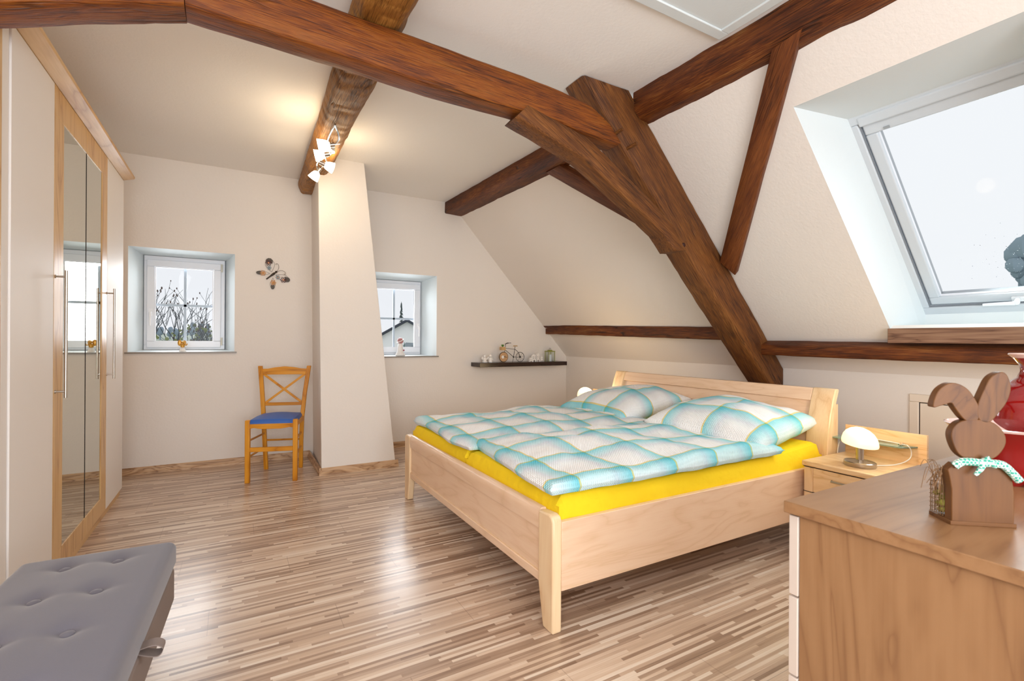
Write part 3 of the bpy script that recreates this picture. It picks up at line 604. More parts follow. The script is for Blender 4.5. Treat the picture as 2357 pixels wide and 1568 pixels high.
m = MB(); m.loft([[(hx_(z)+.018-ox, 1.715-oy, z), (hx_(z)+.018-ox, 3.385-oy, z), (hx_(z)+.036-ox, 3.385-oy, z), (hx_(z)+.036-ox, 1.715-oy, z)] for z in [.3, .5, .6, .68, .74, .8]], 1, 1); m.build('headboard_panel', M_birch, bd, grain=(0, 1, 0), ang=40)
m = MB(); m.loft([[(hx_(z)+.002-ox, 1.715-oy, z), (hx_(z)+.002-ox, 3.385-oy, z), (hx_(z)+.05-ox, 3.385-oy, z), (hx_(z)+.05-ox, 1.715-oy, z)] for z in [.798, .82, .845, .865]]+[[(3.13-ox, 1.715-oy, .873), (3.13-ox, 3.385-oy, .873), (3.165-ox, 3.385-oy, .873), (3.165-ox, 1.715-oy, .873)]], 1, 1); m.build('headboard_rail', M_birch, bd, grain=(0, 1, 0), bevel=.004, ang=50)
# mattresses
def matt(y0, y1, lab, seed):
    W_, L_ = 1.90, y1-y0
    def zf(x, y):
        q = .006*noise.noise(Vector((x*3, y*3, seed))); return q+.03*max(0, (x-.45)/.5)**2
    def pf(x, y, z):
        a_ = abs(y)/(L_/2)
        wr = .006*noise.noise(Vector((x*14+seed, z*22, y*3))) if a_ > .97 or abs(x) > .93 else 0
        return (x+(wr if abs(x) > .93 else 0), y+(wr if a_ > .97 else 0), z)
    o = MB().hf(W_, L_, .265, .045, zf, 70, 36, 0, rb=.02, pf=pf).build('mattress', M_yellow, None, (1.138+W_/2, (y0+y1)/2, .27)); tag(o, lab, 'mattress', 'yellow mattresses on the bed'); return o
matt(1.612, 2.518, 'yellow-sheeted mattress on the near half of the bed', 1); matt(2.526, 3.468, 'yellow-sheeted mattress on the far half, towards the gable wall', 2)
def duvet(x0, x1, y0, y1, lab, seed, thick=.06, foot=None, rz=0, dz=0, off=(0, 0)):
    W_, L_ = x1-x0, y1-y0
    def zf(x, y):
        v_ = Vector((x*1.6, y*1.6, seed)); q = .034*noise.noise(v_*1.4)+.016*noise.noise(v_*3.3)+.006*noise.noise(v_*8)
        puff = .040*(1-(2*x/W_)**2)*(1-(2*y/L_)**2)
        fold = -.016*math.exp(-((y-.12+.25*x)/.06)**2)*(.5+.5*noise.noise(Vector((x*2, seed, 0))))
        return q+puff+fold
    def pf(x, y, z):
        wv = .022*noise.noise(Vector((x*3.1, y*3.1, seed+5))); ex = (2*abs(x)/W_)**6; ey = (2*abs(y)/L_)**6
        nx_, ny_ = x+wv*ex, y+.7*wv*ey+.02*noise.noise(Vector((x*2.2, seed, 9)))*ey
        if foot: nx_ += foot(y/L_)*max(0, -2*x/W_)**2
        if z < .02: z += .004*noise.noise(Vector((x*9, y*9, seed)))
        return nx_, ny_, z
    m = MB().hf(W_, L_, thick, thick*.55, zf, 90, 64, 0, rb=thick*.4, pf=pf)
    cx, cy = (x0+x1)/2, (y0+y1)/2
    o = m.build('duvet', M_plaid, None, (cx, cy, .537+dz), rz, uv=lambda q: (q.x+cx+off[0], q.y+cy+off[1], q.z)); return tag(o, lab, 'duvet', 'plaid duvets on the bed')
duvet(1.135, 2.60, 2.46, 3.46, 'turquoise and white checked duvet on the far side of the bed', 3, .058, lambda t: .02*math.sin(6*t), off=(.163, .1))
duvet(1.10, 2.62, 1.585, 2.525, 'turquoise and white checked duvet nearest the viewer, slipping over the foot corner', 8, .062, lambda t: .03+.10*t, dz=.002, off=(.163, .02))
def pillow(loc, w_, l_, h_, rot, lab, seed, off):
    m = MB(); n_ = 40; b0 = 0
    for side in (1, -1):
        b0 = len(m.v)
        for j in range(n_+1):
            for i in range(n_+1):
                a_ = -1+2*i/n_; b_ = -1+2*j/n_
                pin = 1-.10*(1-a_*a_)*0
                x = a_*w_/2*(1-.085*(1-b_*b_)*(a_*a_)**.6*0-.07*(1-b_*b_)*abs(a_)**3); y = b_*l_/2*(1-.07*(1-a_*a_)*abs(b_)**3)
                e = max(0, (1-abs(a_)**2.6))**.55*max(0, (1-abs(b_)**2.6))**.55
                z = side*h_/2*e*(1+.22*noise.noise(Vector((a_*1.5, b_*1.5, seed))))+(.012*noise.noise(Vector((a_*4, b_*4, seed+2))) if e > .05 else 0)*e
                m.v.append((x, y, z))
        N_ = n_+1
        for j in range(n_):
            for i in range(n_): m.f.append((b0+j*N_+i, b0+j*N_+i+1, b0+(j+1)*N_+i+1, b0+(j+1)*N_+i))
    o = m.build('pillow', M_plaid, None, loc, uv=lambda q: (q.x+off[0], q.y+off[1], q.z)); o.rotation_euler = rot
    md = o.modifiers.new('weld', 'WELD'); md.merge_threshold = .0005
    return tag(o, lab, 'pillow', 'plaid pillows against the headboard')
pillow((2.74, 2.02, .650), .72, .80, .25, (.05, math.radians(-7), .08), 'plump checked pillow on the near side, its corner towards the nightstand', 2, (.12, .02))
pillow((2.74, 3.00, .655), .72, .80, .25, (-.02, math.radians(-8), -.03), 'plump checked pillow on the far side of the headboard', 6, (.02, .17))

# ------------------------------------------------------------------ nightstands + lamps
def nightstand(yc, flip, lab):
    t = thing('nightstand', lab, 'nightstand', (2.99, yc, 0), 0, 'maple nightstands beside the bed'); hw = .205
    B(-.235, .215, -hw, hw, .472, .50).build('top', M_night, t, grain=(0, 1, 0), bevel=.006, seg=3)
    B(-.205, .205, -hw+.006, hw-.006, .05, .472).build('body', M_night, t, grain=(0, 0, 1), smooth=False)
    B(-.21, .19, -hw+.02, hw-.02, 0, .05).build('plinth', M_night, t, smooth=False)
    for s_ in (-1, 1):
        m = MB(); m.lathe([(.055, .05), (.055, .33), (.055, .3301)], 4, cap=True) if False else m.box(-.222, -.20, s_*(hw-.03)-.026, s_*(hw-.03)+.026, .05, .466)
        m.build('side_stile', M_night, t, grain=(0, 0, 1), bevel=.008, seg=3)
    for z0, z1 in ((.335, .466), (.19, .328), (.05, .184)):
        d = B(-.226, -.205, -hw+.058, hw-.058, z0, z1).build('drawer', M_night, t, grain=(0, 1, 0), bevel=.002)
        zc = (z0+z1)/2+.02
        MB().tube([(-.226, -.05, zc), (-.246, -.045, zc), (-.246, .045, zc), (-.226, .05, zc)], .005, 8, flat=.7).build('handle', M_steel, d)
        B(-.2235, -.2045, -hw+.004, hw-.004, z1+.0005, z1+.004).build('gap', M_groove, t, smooth=False)
    B(.212, .232, -.20, .20, .30, .664).build('backboard', M_night, t, grain=(0, 1, 0), bevel=.002)
    s_ = flip
    m = MB(); m.hexa([(.212, -.16*s_, .590), (.212, .235*s_, .590), (.105, .235*s_, .590), (.115, -.12*s_, .590)], [(.212, -.16*s_, .596), (.212, .235*s_, .596), (.105, .235*s_, .596), (.115, -.12*s_, .596)])
    m.build('glass_shelf', M_glassE, t, smooth=False)
    m = MB().tube([(.20, -.09*s_, .604), (.17, -.10*s_, .602), (.155, -.095*s_, .603)], [.008, .006, .004], 8); m.build('shelf_clip', M_chrome, t)
    return t
nightstand(1.365, 1, 'small maple nightstand with glass shelf on the near side of the bed')
nightstand(3.75, -1, 'maple nightstand mostly hidden behind the far side of the bed')
def lamp(loc, lab, power, glassm):
    t = thing('table_lamp', lab, 'lamp', loc, -.25, 'opal dome lamps on the nightstands')
    MB().lathe([(.001, 0), (.066, 0), (.068, .004), (.068, .022), (.064, .026), (.03, .030), (.018, .034), (.001, .036)], 40, sx=1, sy=1.12).build('base', M_steel, t)
    MB().tube([(0, 0, .03), (0, 0, .115)], .0185, 24).build('stem', M_steel, t)
    pr = [(.079, .115), (.0805, .121), (.079, .137), (.073, .158), (.061, .177), (.044, .191), (.024, .200), (.001, .203)]
    def sh(p): return Vector((p.x*1.0, p.y*(1.06)-.0, p.z+(p.y*.16)))
    d = MB().lathe(pr, 48, fn=sh, cap=False); d.lathe([(.001, .121), (.077, .119)], 48, fn=sh, cap=False); d.build('dome_shade', glassm, t)
    l = bpy.data.lights.new('lamp_bulb', 'POINT'); l.energy = power; l.color = (1, .74, .42); l.shadow_soft_size = .05
    o = bpy.data.objects.new('lamp_bulb', l); C.objects.link(o); o.parent = t; o.location = (0, -.02, .255)
    return t
lamp((2.90, 1.345, .50), 'lit dome lamp on steel stem, on the near nightstand', 2.4, M_lampglass); lamp((2.955, 3.755, .50), 'glowing dome lamp on the far nightstand beyond the bed', 4.5, M_lampglassB)
def cable(pts, lab): tag(MB().tube(pts, .0028, 6).build('lamp_cable', M_cable), lab, 'cable')
def smoothp(P_, n_=8):
    P_ = [Vector(p) for p in P_]; o = []
    for i in range(len(P_)-1):
        a_, b_, c_, d_ = P_[max(i-1, 0)], P_[i], P_[i+1], P_[min(i+2, len(P_)-1)]
        for k in range(n_):
            t = k/n_; o.append(.5*((2*b_)+(c_-a_)*t+(2*a_-5*b_+4*c_-d_)*t*t+(3*b_-a_-3*c_+d_)*t**3))
    o.append(P_[-1]); return o
cable(smoothp([(2.95, 1.30, .504), (3.05, 1.245, .51), (3.15, 1.225, .53), (3.165, 1.22, .57), (3.14, 1.225, .604), (3.17, 1.26, .603), (3.185, 1.36, .605), (3.19, 1.5, .604), (3.17, 1.565, .58), (3.14, 1.575, .52), (3.15, 1.58, .40)]), 'thin white lamp cable looping over the near glass shelf')

# ------------------------------------------------------------------ floating shelf and ornaments
sz = .897
tag(B(-.60, .60, -.117, .117, -.047, 0).build('floating_shelf', M_shelf, None, (2.985, 5.045, sz), bevel=.002), 'dark brown floating shelf on the gable wall in the corner', 'shelf')
def cherub(loc, lab, f):
    t = thing('cherub_figurine', lab, 'figurine', loc, 0, 'white cherubs on the shelf'); m = MB()
    m.lathe([(.001, 0), (.024, .002), (.026, .012), (.021, .03), (.016, .048), (.010, .058), (.001, .060)], 16); m.ball((f*.018, -.012, .010), .012, 10, 6); m.tube([(f*.014, -.004, .045), (f*.026, -.010, .036), (f*.03, -.012, .05)], .006, 8); m.tube([(-f*.014, -.004, .045), (-f*.024, -.010, .036), (-f*.02, -.016, .028)], .006, 8)
    m.build('body', M_whitecer, t); MB().ball((0, -.003, .074), .0165, 14, 10).build('head', M_whitecer, t)
    w_ = MB(); w_.ball((-.02, .014, .05), .013, 8, 6, sy=.3, sz=1.4); w_.ball((.02, .014, .05), .013, 8, 6, sy=.3, sz=1.4); w_.build('wings', M_whitecer, t)
cherub((2.49, 5.02, sz), 'white cherub figurine standing upright at the left end of the shelf', 1); cherub((2.565, 5.02, sz), 'white cherub figurine leaning, next to the bicycle on the shelf', -1)
bk = thing('bicycle_clock', 'miniature metal bicycle with a clock for its front wheel', 'ornament', (2.85, 5.02, sz))
def ring(m, c, r, t_, n_=28): m.tube([(c[0]+r*math.cos(2*PI*k/n_), c[1], c[2]+r*math.sin(2*PI*k/n_)) for k in range(n_)], t_, 6, closed=True)
fc, rc = (-.112, 0, .062), (.112, 0, .060)
m = MB(); ring(m, fc, .057, .0035); fwm = m.build('front_wheel', M_black, bk)
MB().lathe([(.001, -.004), (.054, -.004), (.054, .004), (.001, .004)], 32, fn=lambda p: Vector((p.x, p.z, p.y)), c=fc).build('clock_face', plain('kraft_clock_face', '#c39a70', .6), bk)
MB().lathe([(.001, -.0062), (.018, -.0062), (.018, -.004)], 20, fn=lambda p: Vector((p.x, p.z, p.y)), c=(fc[0]-.012, fc[1], fc[2])).build('clock_centre', M_whitecer, bk)
m = MB(); m.tube([(fc[0], -.007, fc[2]), (fc[0]+.045, -.007, fc[2]-.004)], .0022, 6); m.tube([(fc[0], -.007, fc[2]), (fc[0]+.02, -.007, fc[2]+.008)], .0028, 6); m.build('clock_hand', M_black, bk)
m = MB(); ring(m, rc, .056, .003); ring(m, rc, .009, .004, 10)
for k in range(8): m.tube([rc, (rc[0]+.055*math.cos(PI*k/4+.2), 0, rc[2]+.055*math.sin(PI*k/4+.2))], .0011, 5)
m.build('rear_wheel', M_black, bk)
m = MB(); bb = (.022, 0, .06); stt = (.04, 0, .152); hd = (-.092, 0, .162)
m.tube(smoothp([(-.085, 0, .14), (-.03, 0, .10), bb]), .003, 6); m.tube([(-.09, 0, .164), stt], .0025, 6); m.tube([bb, (.043, 0, .185)], .003, 6); m.tube(smoothp([stt, (.08, 0, .12), rc]), .003, 6); m.tube([bb, rc], .0022, 6); m.tube([fc, (-.098, 0, .125), (-.09, 0, .17), (-.088, 0, .215)], .003, 6); m.ball(bb, .009, 10, 6); m.tube([(.022, -.004, .058), (.008, -.012, .03), (-.004, -.02, .002)], .0022, 6)
m.build('bicycle_frame', M_black, bk)
m = MB(); m.tube(smoothp([(-.03, -.03, .225), (-.045, -.028, .228), (-.088, -.004, .215), (-.088, .004, .215), (-.045, .028, .228), (-.03, .03, .225)], 4), .003, 6); m.build('handlebar', M_black, bk)
MB().hf(.05, .02, .010, .004, None, 8, 8, .186, pf=lambda x, y, z: (x+.043, y*(.5+abs(x+.025)/.05*1.2), z+.06*(x*x)/.05)).build('saddle', plain('tan_saddle', '#a8844a', .6), bk)
B(-.152, -.098, -.025, .025, .142, .180).build('planter', plain('wooden_crate', '#c7a06c', .7), bk, bevel=.001)
m = MB(); rg = random.Random(3)
for k in range(16):
    a_ = rg.random()*6.28; r_ = rg.uniform(.004, .022); b_ = Vector((-.125, 0, .178)); m.tube([b_, b_+Vector((math.cos(a_)*r_*.6, math.sin(a_)*r_*.6, .016)), b_+Vector((math.cos(a_)*r_, math.sin(a_)*r_, rg.uniform(.02, .034)))], [.002, .005, .001], 6)
m.build('succulent', plain('succulent_green', '#4c7c28', .6), bk)
def tinyhouse(x, w_, h_, rfh, dep, lab):
    t = thing('house_ornament', lab, 'ornament', (x, 5.02, sz), 0, 'white ceramic houses on the shelf')
    m = MB(); m.prism([(-w_/2, 0), (w_/2, 0), (w_/2, h_-rfh), (0, h_), (-w_/2, h_-rfh)], lambda a_, b_, d: (a_, d, b_), -dep/2, dep/2); m.build('house_body', M_whitecer, t, bevel=.001, smooth=False)
    m = MB(); y = -dep/2-.0006
    m.box(-w_*.16, w_*.16, y, y+.002, 0, h_*.22)
    for zz in (.40, .58) if h_ > .08 else (.48,):
        for xx in (-.25, .25): m.box(xx*w_-w_*.09, xx*w_+w_*.09, y, y+.002, h_*zz, h_*zz+w_*.16)
    m.build('openings', plain('dark_opening', '#6d655d', .8), t, smooth=False)
tinyhouse(3.108, .038, .052, .018, .03, 'tiny white ceramic house, lowest, at the left of the row'); tinyhouse(3.152, .052, .092, .026, .034, 'wide white ceramic house with a steep gable, second from the left'); tinyhouse(3.208, .040, .104, .022, .034, 'tallest narrow white ceramic house in the row'); tinyhouse(3.264, .036, .064, .022, .03, 'small white ceramic house standing apart on the right of the row')
jr = thing('glass_lantern', 'square glass lantern jar with green lid at the right end of the shelf', 'lantern', (3.39, 5.02, sz))
B(-.042, .042, -.042, .042, 0, .118).build('glass_body', M_clear, jr, smooth=False)
M_lid = plain('olive_green_metal', '#8e9140', .4)
m = MB(); m.box(-.048, .048, -.048, .048, .118, .130); m.box(-.022, .022, -.022, .022, .13, .142); m.build('lid', M_lid, jr, bevel=.002)
m = MB(); ring(m, (0, 0, .152), .012, .002, 16); m.build('ring_handle', M_black, jr)
MB().lathe([(.001, .003), (.024, .003), (.024, .085), (.001, .085)], 20).build('candle', plain('pale_wax', '#dfe0ee', .5), jr)
for a_ in (-1, 1):
    for b_ in (-1, 1): B(a_*.042-.003, a_*.042+.003, b_*.042-.003, b_*.042+.003, 0, .118).build('corner_post', M_lid, jr, smooth=False)

# window-sill figurines
an = thing('angel_figurine', 'small golden-winged angel figurine on the left window sill', 'figurine', (-.408, 5.26, 1.037))
MB().lathe([(.001, 0), (.028, .001), (.026, .010), (.018, .022), (.015, .036), (.001, .040)], 16).build('base', M_whitecer, an)
m = MB(); m.lathe([(.001, .034), (.016, .040), (.018, .055), (.012, .068), (.001, .072)], 14); m.ball((.004, -.004, .082), .013, 12, 8); m.tube([(.012, 0, .062), (.030, -.008, .058), (.036, -.008, .072)], .005, 8); m.build('body', M_gold, an)
m = MB(); m.ball((-.022, .006, .078), .016, 10, 8, sy=.35, sz=1.7); m.ball((.012, .012, .080), .014, 10, 8, sy=.35, sz=1.5); m.build('wings', M_gold, an)
ld = thing('lady_figurine', 'white bell-shaped figurine with pink ball head on the right sill', 'figurine', (1.578, 5.26, .977))
MB().lathe([(.001, 0), (.052, .001), (.056, .008), (.050, .022), (.036, .045), (.030, .08), (.028, .11), (.020, .138), (.001, .142)], 24, sx=1, sy=.8).build('body', M_whitecer, ld)
MB().ball((0, 0, .165), .034, 20, 12).build('head', plain('dusty_rose', '#b67f80', .5), ld)
MB().lathe([(.001, .158), (.036, .160), (.037, .166), (.030, .172), (.001, .172)], 20, fn=lambda p: p+Vector((0, 0, p.x*.5))).build('hat_brim', M_whitecer, ld)
MB().ball((.034, -.018, .062), .009, 8, 6).build('flower', plain('rose_dot', '#96344a', .5), ld)

# butterfly
bf = thing('metal_butterfly', 'dark metal butterfly wall ornament with flower wings', 'wall ornament', (.30, YG, 1.76))
def bp(X, Z, d=.012): return (X-.30, -d, Z-1.76)
M_iron = plain('bronze_iron', '#3b3024', .4, metal=.4); M_orange = plain('orange_enamel', '#cf8a2c', .4); M_rosee = plain('dusky_enamel', '#5a201c', .5); M_bluee = plain('blue_grey_enamel', '#7e95a2', .4); M_peach = plain('peach_enamel', '#dd9a70', .4)
h_ = Vector(bp(.338, 1.793, .02)); tl = Vector(bp(.254, 1.719, .02)); MB().tube([tl, tl.lerp(h_, .35), tl.lerp(h_, .6), tl.lerp(h_, .75), tl.lerp(h_, .9)], [.006, .006, .010, .011, .006], 12).build('body', M_iron, bf); MB().ball(tuple(h_), .0105, 12, 8).build('head', M_iron, bf)
def flower(X, Z, r, mp_, mc, parent, n_=6):
    m = MB()
    for k in range(n_):
        g = 2*PI*k/n_; u_ = Vector((math.cos(g), 0, math.sin(g))); v_ = Vector((-math.sin(g), 0, math.cos(g))); c_ = Vector(bp(X, Z, .016))
        m.tube([c_+u_*(r*.58+r*.42*math.cos(q))+v_*(r*.24*math.sin(q)) for q in [2*PI*i/12 for i in range(12)]], .0023, 5, closed=True)
    o = m.build('flower', mp_, parent); MB().ball(bp(X, Z, .018), r*.3, 10, 6, sy=.5).build('flower_centre', mc, o)
for nm, tip, root, wd_, fl in (('wing', (.272, 1.920), (.300, 1.79), .030, ((.272, 1.874, .027, M_rosee, M_peach), (.278, 1.828, .018, M_bluee, M_bluee))), ('wing', (.168, 1.777), (.285, 1.775), .016, ((.226, 1.775, .024, M_orange, M_orange),)),
                               ('wing', (.458, 1.716), (.335, 1.765), .024, ((.400, 1.722, .027, M_rosee, M_peach), (.352, 1.742, .018, M_bluee, M_peach))), ('wing', (.308, 1.626), (.310, 1.735), .016, ((.313, 1.690, .024, M_orange, M_orange),))):
    tip = Vector((tip[0], 0, tip[1])); root = Vector((root[0], 0, root[1])); u_ = (tip-root); Ln = u_.length; u_.normalize(); v_ = Vector((-u_.z, 0, u_.x))
    def q(a_, b_, d): p_ = root+u_*(a_*Ln)+v_*b_; return bp(p_.x, p_.z, d)
    m = MB(); m.prism([(.58, -wd_*.75), (.80, -wd_*1.05), (.95, -wd_*.68), (1.0, 0), (.96, wd_*.62), (.84, wd_), (.58, wd_*.75), (.66, 0)], q, .009, .013)
    wo = m.build('wing', M_iron, bf, smooth=False)
    m = MB(); 
    for s_ in (-1, 1): m.tube(smoothp([q(0, 0, .01), q(.3, s_*wd_*.9, .01), q(.55, s_*wd_*1.35, .01), q(.8, s_*wd_, .01)], 5), .0012, 5)
    m.build('wing_wire', M_iron, wo)
    for X, Z, r_, a_, b_ in fl: flower(X, Z, r_, a_, b_, wo)
m = MB()
for P_ in ([(.345, 1.80), (.358, 1.825), (.360, 1.85), (.350, 1.87), (.338, 1.872), (.334, 1.864), (.341, 1.860)], [(.347, 1.797), (.375, 1.808), (.402, 1.805), (.418, 1.79), (.417, 1.775), (.408, 1.774), (.407, 1.784)]): m.tube(smoothp([bp(*p, .018) for p in P_], 5), .0014, 5)
m.build('antenna', M_iron, bf)

# ------------------------------------------------------------------ spotlight rail
sp = thing('spotlight_rail', 'steel spotlight bar with lit glass shades under the hewn beam', 'ceiling light', (.57, 3.66, 2.5))
def o_(x, y, z): return (x-.57, y-3.66, z-2.5)
m = MB(); m.tube(smoothp([o_(.545, 3.25, 2.52), o_(.60, 3.45, 2.50), o_(.55, 3.70, 2.50), o_(.60, 3.95, 2.50), o_(.56, 4.12, 2.50)]), .006, 8); m.tube(smoothp([o_(.545, 3.25, 2.52), o_(.54, 3.5, 2.50), o_(.60, 3.70, 2.50), o_(.54, 3.95, 2.50), o_(.56, 4.12, 2.50)]), .006, 8); m.build('rail', M_chrome, sp)
m = MB(); m.lathe([(.001, 0), (.045, 0), (.045, .035), (.001, .04)], 24, o_(.575, 3.70, 2.505)); m.build('ceiling_cup', M_chrome, sp)
for (x, y, z), dr, k in (((.515, 3.47, 2.455), (-.85, .25, -.18), 1.15), ((.512, 3.65, 2.450), (-.85, .15, -.22), 1.0), ((.603, 3.86, 2.452), (.85, .1, -.20), 1.0), ((.540, 4.085, 2.44), (-.45, .15, -.75), 1.0)):
    d = Vector(dr).normalized(); q_ = d.to_track_quat('Z', 'Y'); c_ = Vector(o_(x, y, z))
    hd_ = MB().lathe([(.001, -.068), (.015, -.066), (.016, -.03), (.013, -.026)], 16, fn=lambda p: q_ @ p, c=c_).build('spot_head', M_steel, sp)
    MB().lathe([(.014*k, -.032*k), (.026*k, -.022*k), (.034*k, 0), (.040*k, .028*k), (.042*k, .034*k), (.039*k, .032*k), (.030*k, 0), (.012*k, -.025*k)], 28, fn=lambda p: q_ @ p, c=c_, cap=False).build('glass_shade', M_spotglass, hd_)
    MB().tube([c_-d*.05, (c_.x+.0-d.x*.05, c_.y, .005)], .0045, 8).build('arm', M_chrome, hd_); MB().tube([c_-d*.066, c_-d*.10], .002, 6).build('adjusting_pin', M_chrome, hd_)
    MB().ball(c_+(q_ @ Vector((.030, 0, -.012)))*1, .003, 6, 4).build('screw', M_black, hd_)
    l = bpy.data.lights.new('spot_bulb', 'POINT'); l.energy = 2.9 if dr[0] > 0 else 1.35; l.color = (1, .76, .46); l.shadow_soft_size = .03
    o = bpy.data.objects.new('spot_bulb', l); C.objects.link(o); o.parent = sp; o.location = c_+d*.075

# ------------------------------------------------------------------ ottoman
ot = thing('storage_ottoman', 'grey velvet storage ottoman with buttoned lid in the foreground', 'ottoman', (-.405, 1.61, 0), -.05)
OW, OL = .41, .96
btn = [(x, y) for x in (-.065, .065) for y in (.37, .145, -.075, -.295)]
def oz(x, y):
    d = 0
    for bx, by_ in btn:
        r_ = math.hypot((x-bx), (y-by_)); d -= .014*math.exp(-(r_/.034)**1.6)
        d -= .003*math.exp(-((x-bx)/.014)**2)*math.exp(-(abs(y-by_)/.05)**2)+.003*math.exp(-((y-by_)/.014)**2)*math.exp(-(abs(x-bx)/.05)**2)
    return d+.018*(1-(2*x/OW)**2)*(1-(2*y/OL)**2)
MB().hf(OW, OL, .078, .026, oz, 70, 110, .372).build('lid', M_velvet, ot, ang=60)
B(-OW/2+.004, OW/2-.002, -OL/2+.004, OL/2-.004, .235, .366).build('box', M_velvetD, ot, bevel=.02, seg=4)
B(-OW/2+.008, OW/2-.006, -OL/2+.01, OL/2-.01, .364, .374).build('seam', M_black, ot, smooth=False)
for bx, by_ in btn:
    z_ = .45+oz(bx, by_); MB().lathe([(.001, 0), (.0155, 0), (.0165, .004), (.014, .009), (.008, .012), (.001, .0125)], 20, (bx, by_, z_-.001)).build('button', M_velvet, ot)
for a_ in (-1, 1):
    for b_ in (-1, 1): MB().lathe([(.014, 0), (.022, .235)], 14, (a_*.11, b_*.34, 0)).build('leg', M_black, ot)
m = MB(); P_ = smoothp([(OW/2-.006, -.055, .372), (OW/2+.03, -.055, .376), (OW/2+.048, -.055, .362), (OW/2+.035, -.055, .346), (OW/2-.006, -.055, .362)], 6)
s_ = [[(p.x, p.y-.018, p.z), (p.x, p.y+.018, p.z), (p.x*1.0, p.y+.018, p.z+.0025), (p.x, p.y-.018, p.z+.0025)] for p in P_]; m.loft(s_, 1, 1); m.build('pull_loop', M_velvetD, ot)

# ------------------------------------------------------------------ dresser
dr = thing('dresser', 'light walnut dresser with white drawer fronts in the right foreground', 'dresser', (1.083, .657, 0))
LX, LY = 1.75, -.62
B(0, LX, LY, 0, .774, .80).build('top', M_walnut, dr, grain=(1, 0, 0), bevel=.002)
B(.016, LX-.016, LY+.01, -.028, .04, .774).build('body', M_walnut, dr, grain=(0, 0, 1), smooth=False)
for x0 in (.012, .59, 1.17):
    for z0, z1 in ((.59, .768), (.41, .585), (.23, .405), (.05, .225)): B(x0, x0+.57, -.026, -.006, z0, z1).build('drawer_front', M_drawer, dr, bevel=.0015)
B(.03, LX-.03, LY+.03, -.04, 0, .04).build('plinth', M_walnut, dr, smooth=False)
# rabbit
Ra = Vector((1.234, .409, .80)); rt_ = Vector((.789, -.615, 0)); rn = Vector((.615, .789, 0))
rb = thing('wooden_rabbit', 'brown wooden rabbit cut-out with bent ear and gingham scarf on the dresser', 'ornament', tuple(Ra))
def rp(a_, b_, d): return tuple(rt_*a_+rn*d+Vector((0, 0, b_)))
def cr(pts, n_=4): 
    o = []; N_ = len(pts)
    for i in range(N_):
        p0, p1, p2, p3 = [Vector((*pts[(i+k) % N_], 0)) for k in (-1, 0, 1, 2)]
        for k in range(n_):
            t = k/n_; v_ = .5*((2*p1)+(p2-p0)*t+(2*p0-5*p1+4*p2-p3)*t*t+(3*p1-p0-3*p2+p3)*t**3); o.append((v_.x, v_.y))
    return o
body = [(.0, .0), (.109, .0), (.109, .067), (.105, .098), (.096, .113), (.080, .124), (.03, .124), (.006, .121), (-.007, .108), (-.004, .094), (.0, .07)]
MB().prism(body, rp, 0, .020).build('body', M_rabbit, rb, grain=(0, 0, 1), bevel=.0015)
MB().prism([(-.003, 0), (.112, 0), (.112, .008), (-.003, .008)], rp, -.002, .060).build('base', M_rabbit, rb, grain=rt_, bevel=.001)
head = cr([(.030, .128), (.055, .127), (.078, .137), (.092, .157), (.094, .175), (.086, .192), (.070, .205), (.045, .209), (.020, .206), (.006, .196), (-.001, .180), (.002, .160), (.012, .140)])
MB().prism(head, rp, 0, .018).build('head', M_rabbit, rb, grain=(0, 0, 1), bevel=.0015)
ear1 = cr([(.05, .206), (.066, .204), (.083, .225), (.096, .246), (.102, .270), (.099, .289), (.091, .302), (.079, .301), (.066, .290), (.056, .268), (.046, .241), (.044, .22)])
MB().prism(ear1, rp, 0, .018).build('ear', M_rabbit, rb, grain=(.2, 0, 1), bevel=.0015)
ear2 = cr([(.046, .208), (.048, .232), (.038, .254), (.026, .270), (.010, .279), (-.006, .279), (-.022, .267), (-.031, .248), (-.033, .231), (-.018, .235), (-.002, .240), (.004, .232), (.018, .212), (.03, .204)])
MB().prism(ear2, rp, .0002, .0178).build('ear', M_rabbit, rb, grain=(.7, 0, .7), bevel=.0015)['label'] = 'bent ear'
m = MB(); m.tube(smoothp([rp(.004, .118, -.006), rp(.03, .125, -.012), rp(.06, .126, -.012), rp(.085, .122, -.008), rp(.102, .106, -.004)], 6), [.0085]*25, 10, flat=.5) if False else None
P_ = smoothp([rp(.002, .117, -.004), rp(.015, .127, -.008), rp(.05, .126, -.009), rp(.08, .124, -.008), rp(.096, .112, -.006), rp(.112, .094, -.006)], 5); m.tube(P_, [.0075]*len(P_), 10)
P_ = smoothp([rp(.052, .132, -.010), rp(.042, .118, -.014), rp(.031, .103, -.014)], 4); m.tube(P_, [.007, .007, .006, .005, .005, .005, .004, .004, .003], 8); P_ = smoothp([rp(.052, .138, -.010), rp(.06, .125, -.014), rp(.066, .122, -.012)], 3); m.tube(P_, .005, 8)
m.build('scarf', M_scarf, rb)
m = MB(); y0, y1, za, zb_ = .022, .058, .010, .072
for i in range(8):
    z_ = za+(zb_-za)*i/7; m.tube([rp(.0, z_, y0), rp(-.003, z_, y1), rp(.105, z_, y1)], .0007, 4)
for i in range(7):
    d_ = y0+(y1-y0)*i/6; m.tube([rp(-.001, za, d_), rp(-.001, zb_, d_)], .0007, 4)
for i in range(14): m.tube([rp(.105*i/13, za, y1), rp(.105*i/13, zb_, y1)], .0007, 4)
m.build('wire_basket', plain('rusty_wire', '#8a6b4d', .6, metal=.3), rb)
m = MB(); rg = random.Random(9)
for k in range(60):
    a_, d_, b_ = rg.uniform(.002, .10), rg.uniform(.024, .056), rg.uniform(.012, .058); m.ball(rp(a_, b_, d_), rg.uniform(.004, .008), 6, 4)
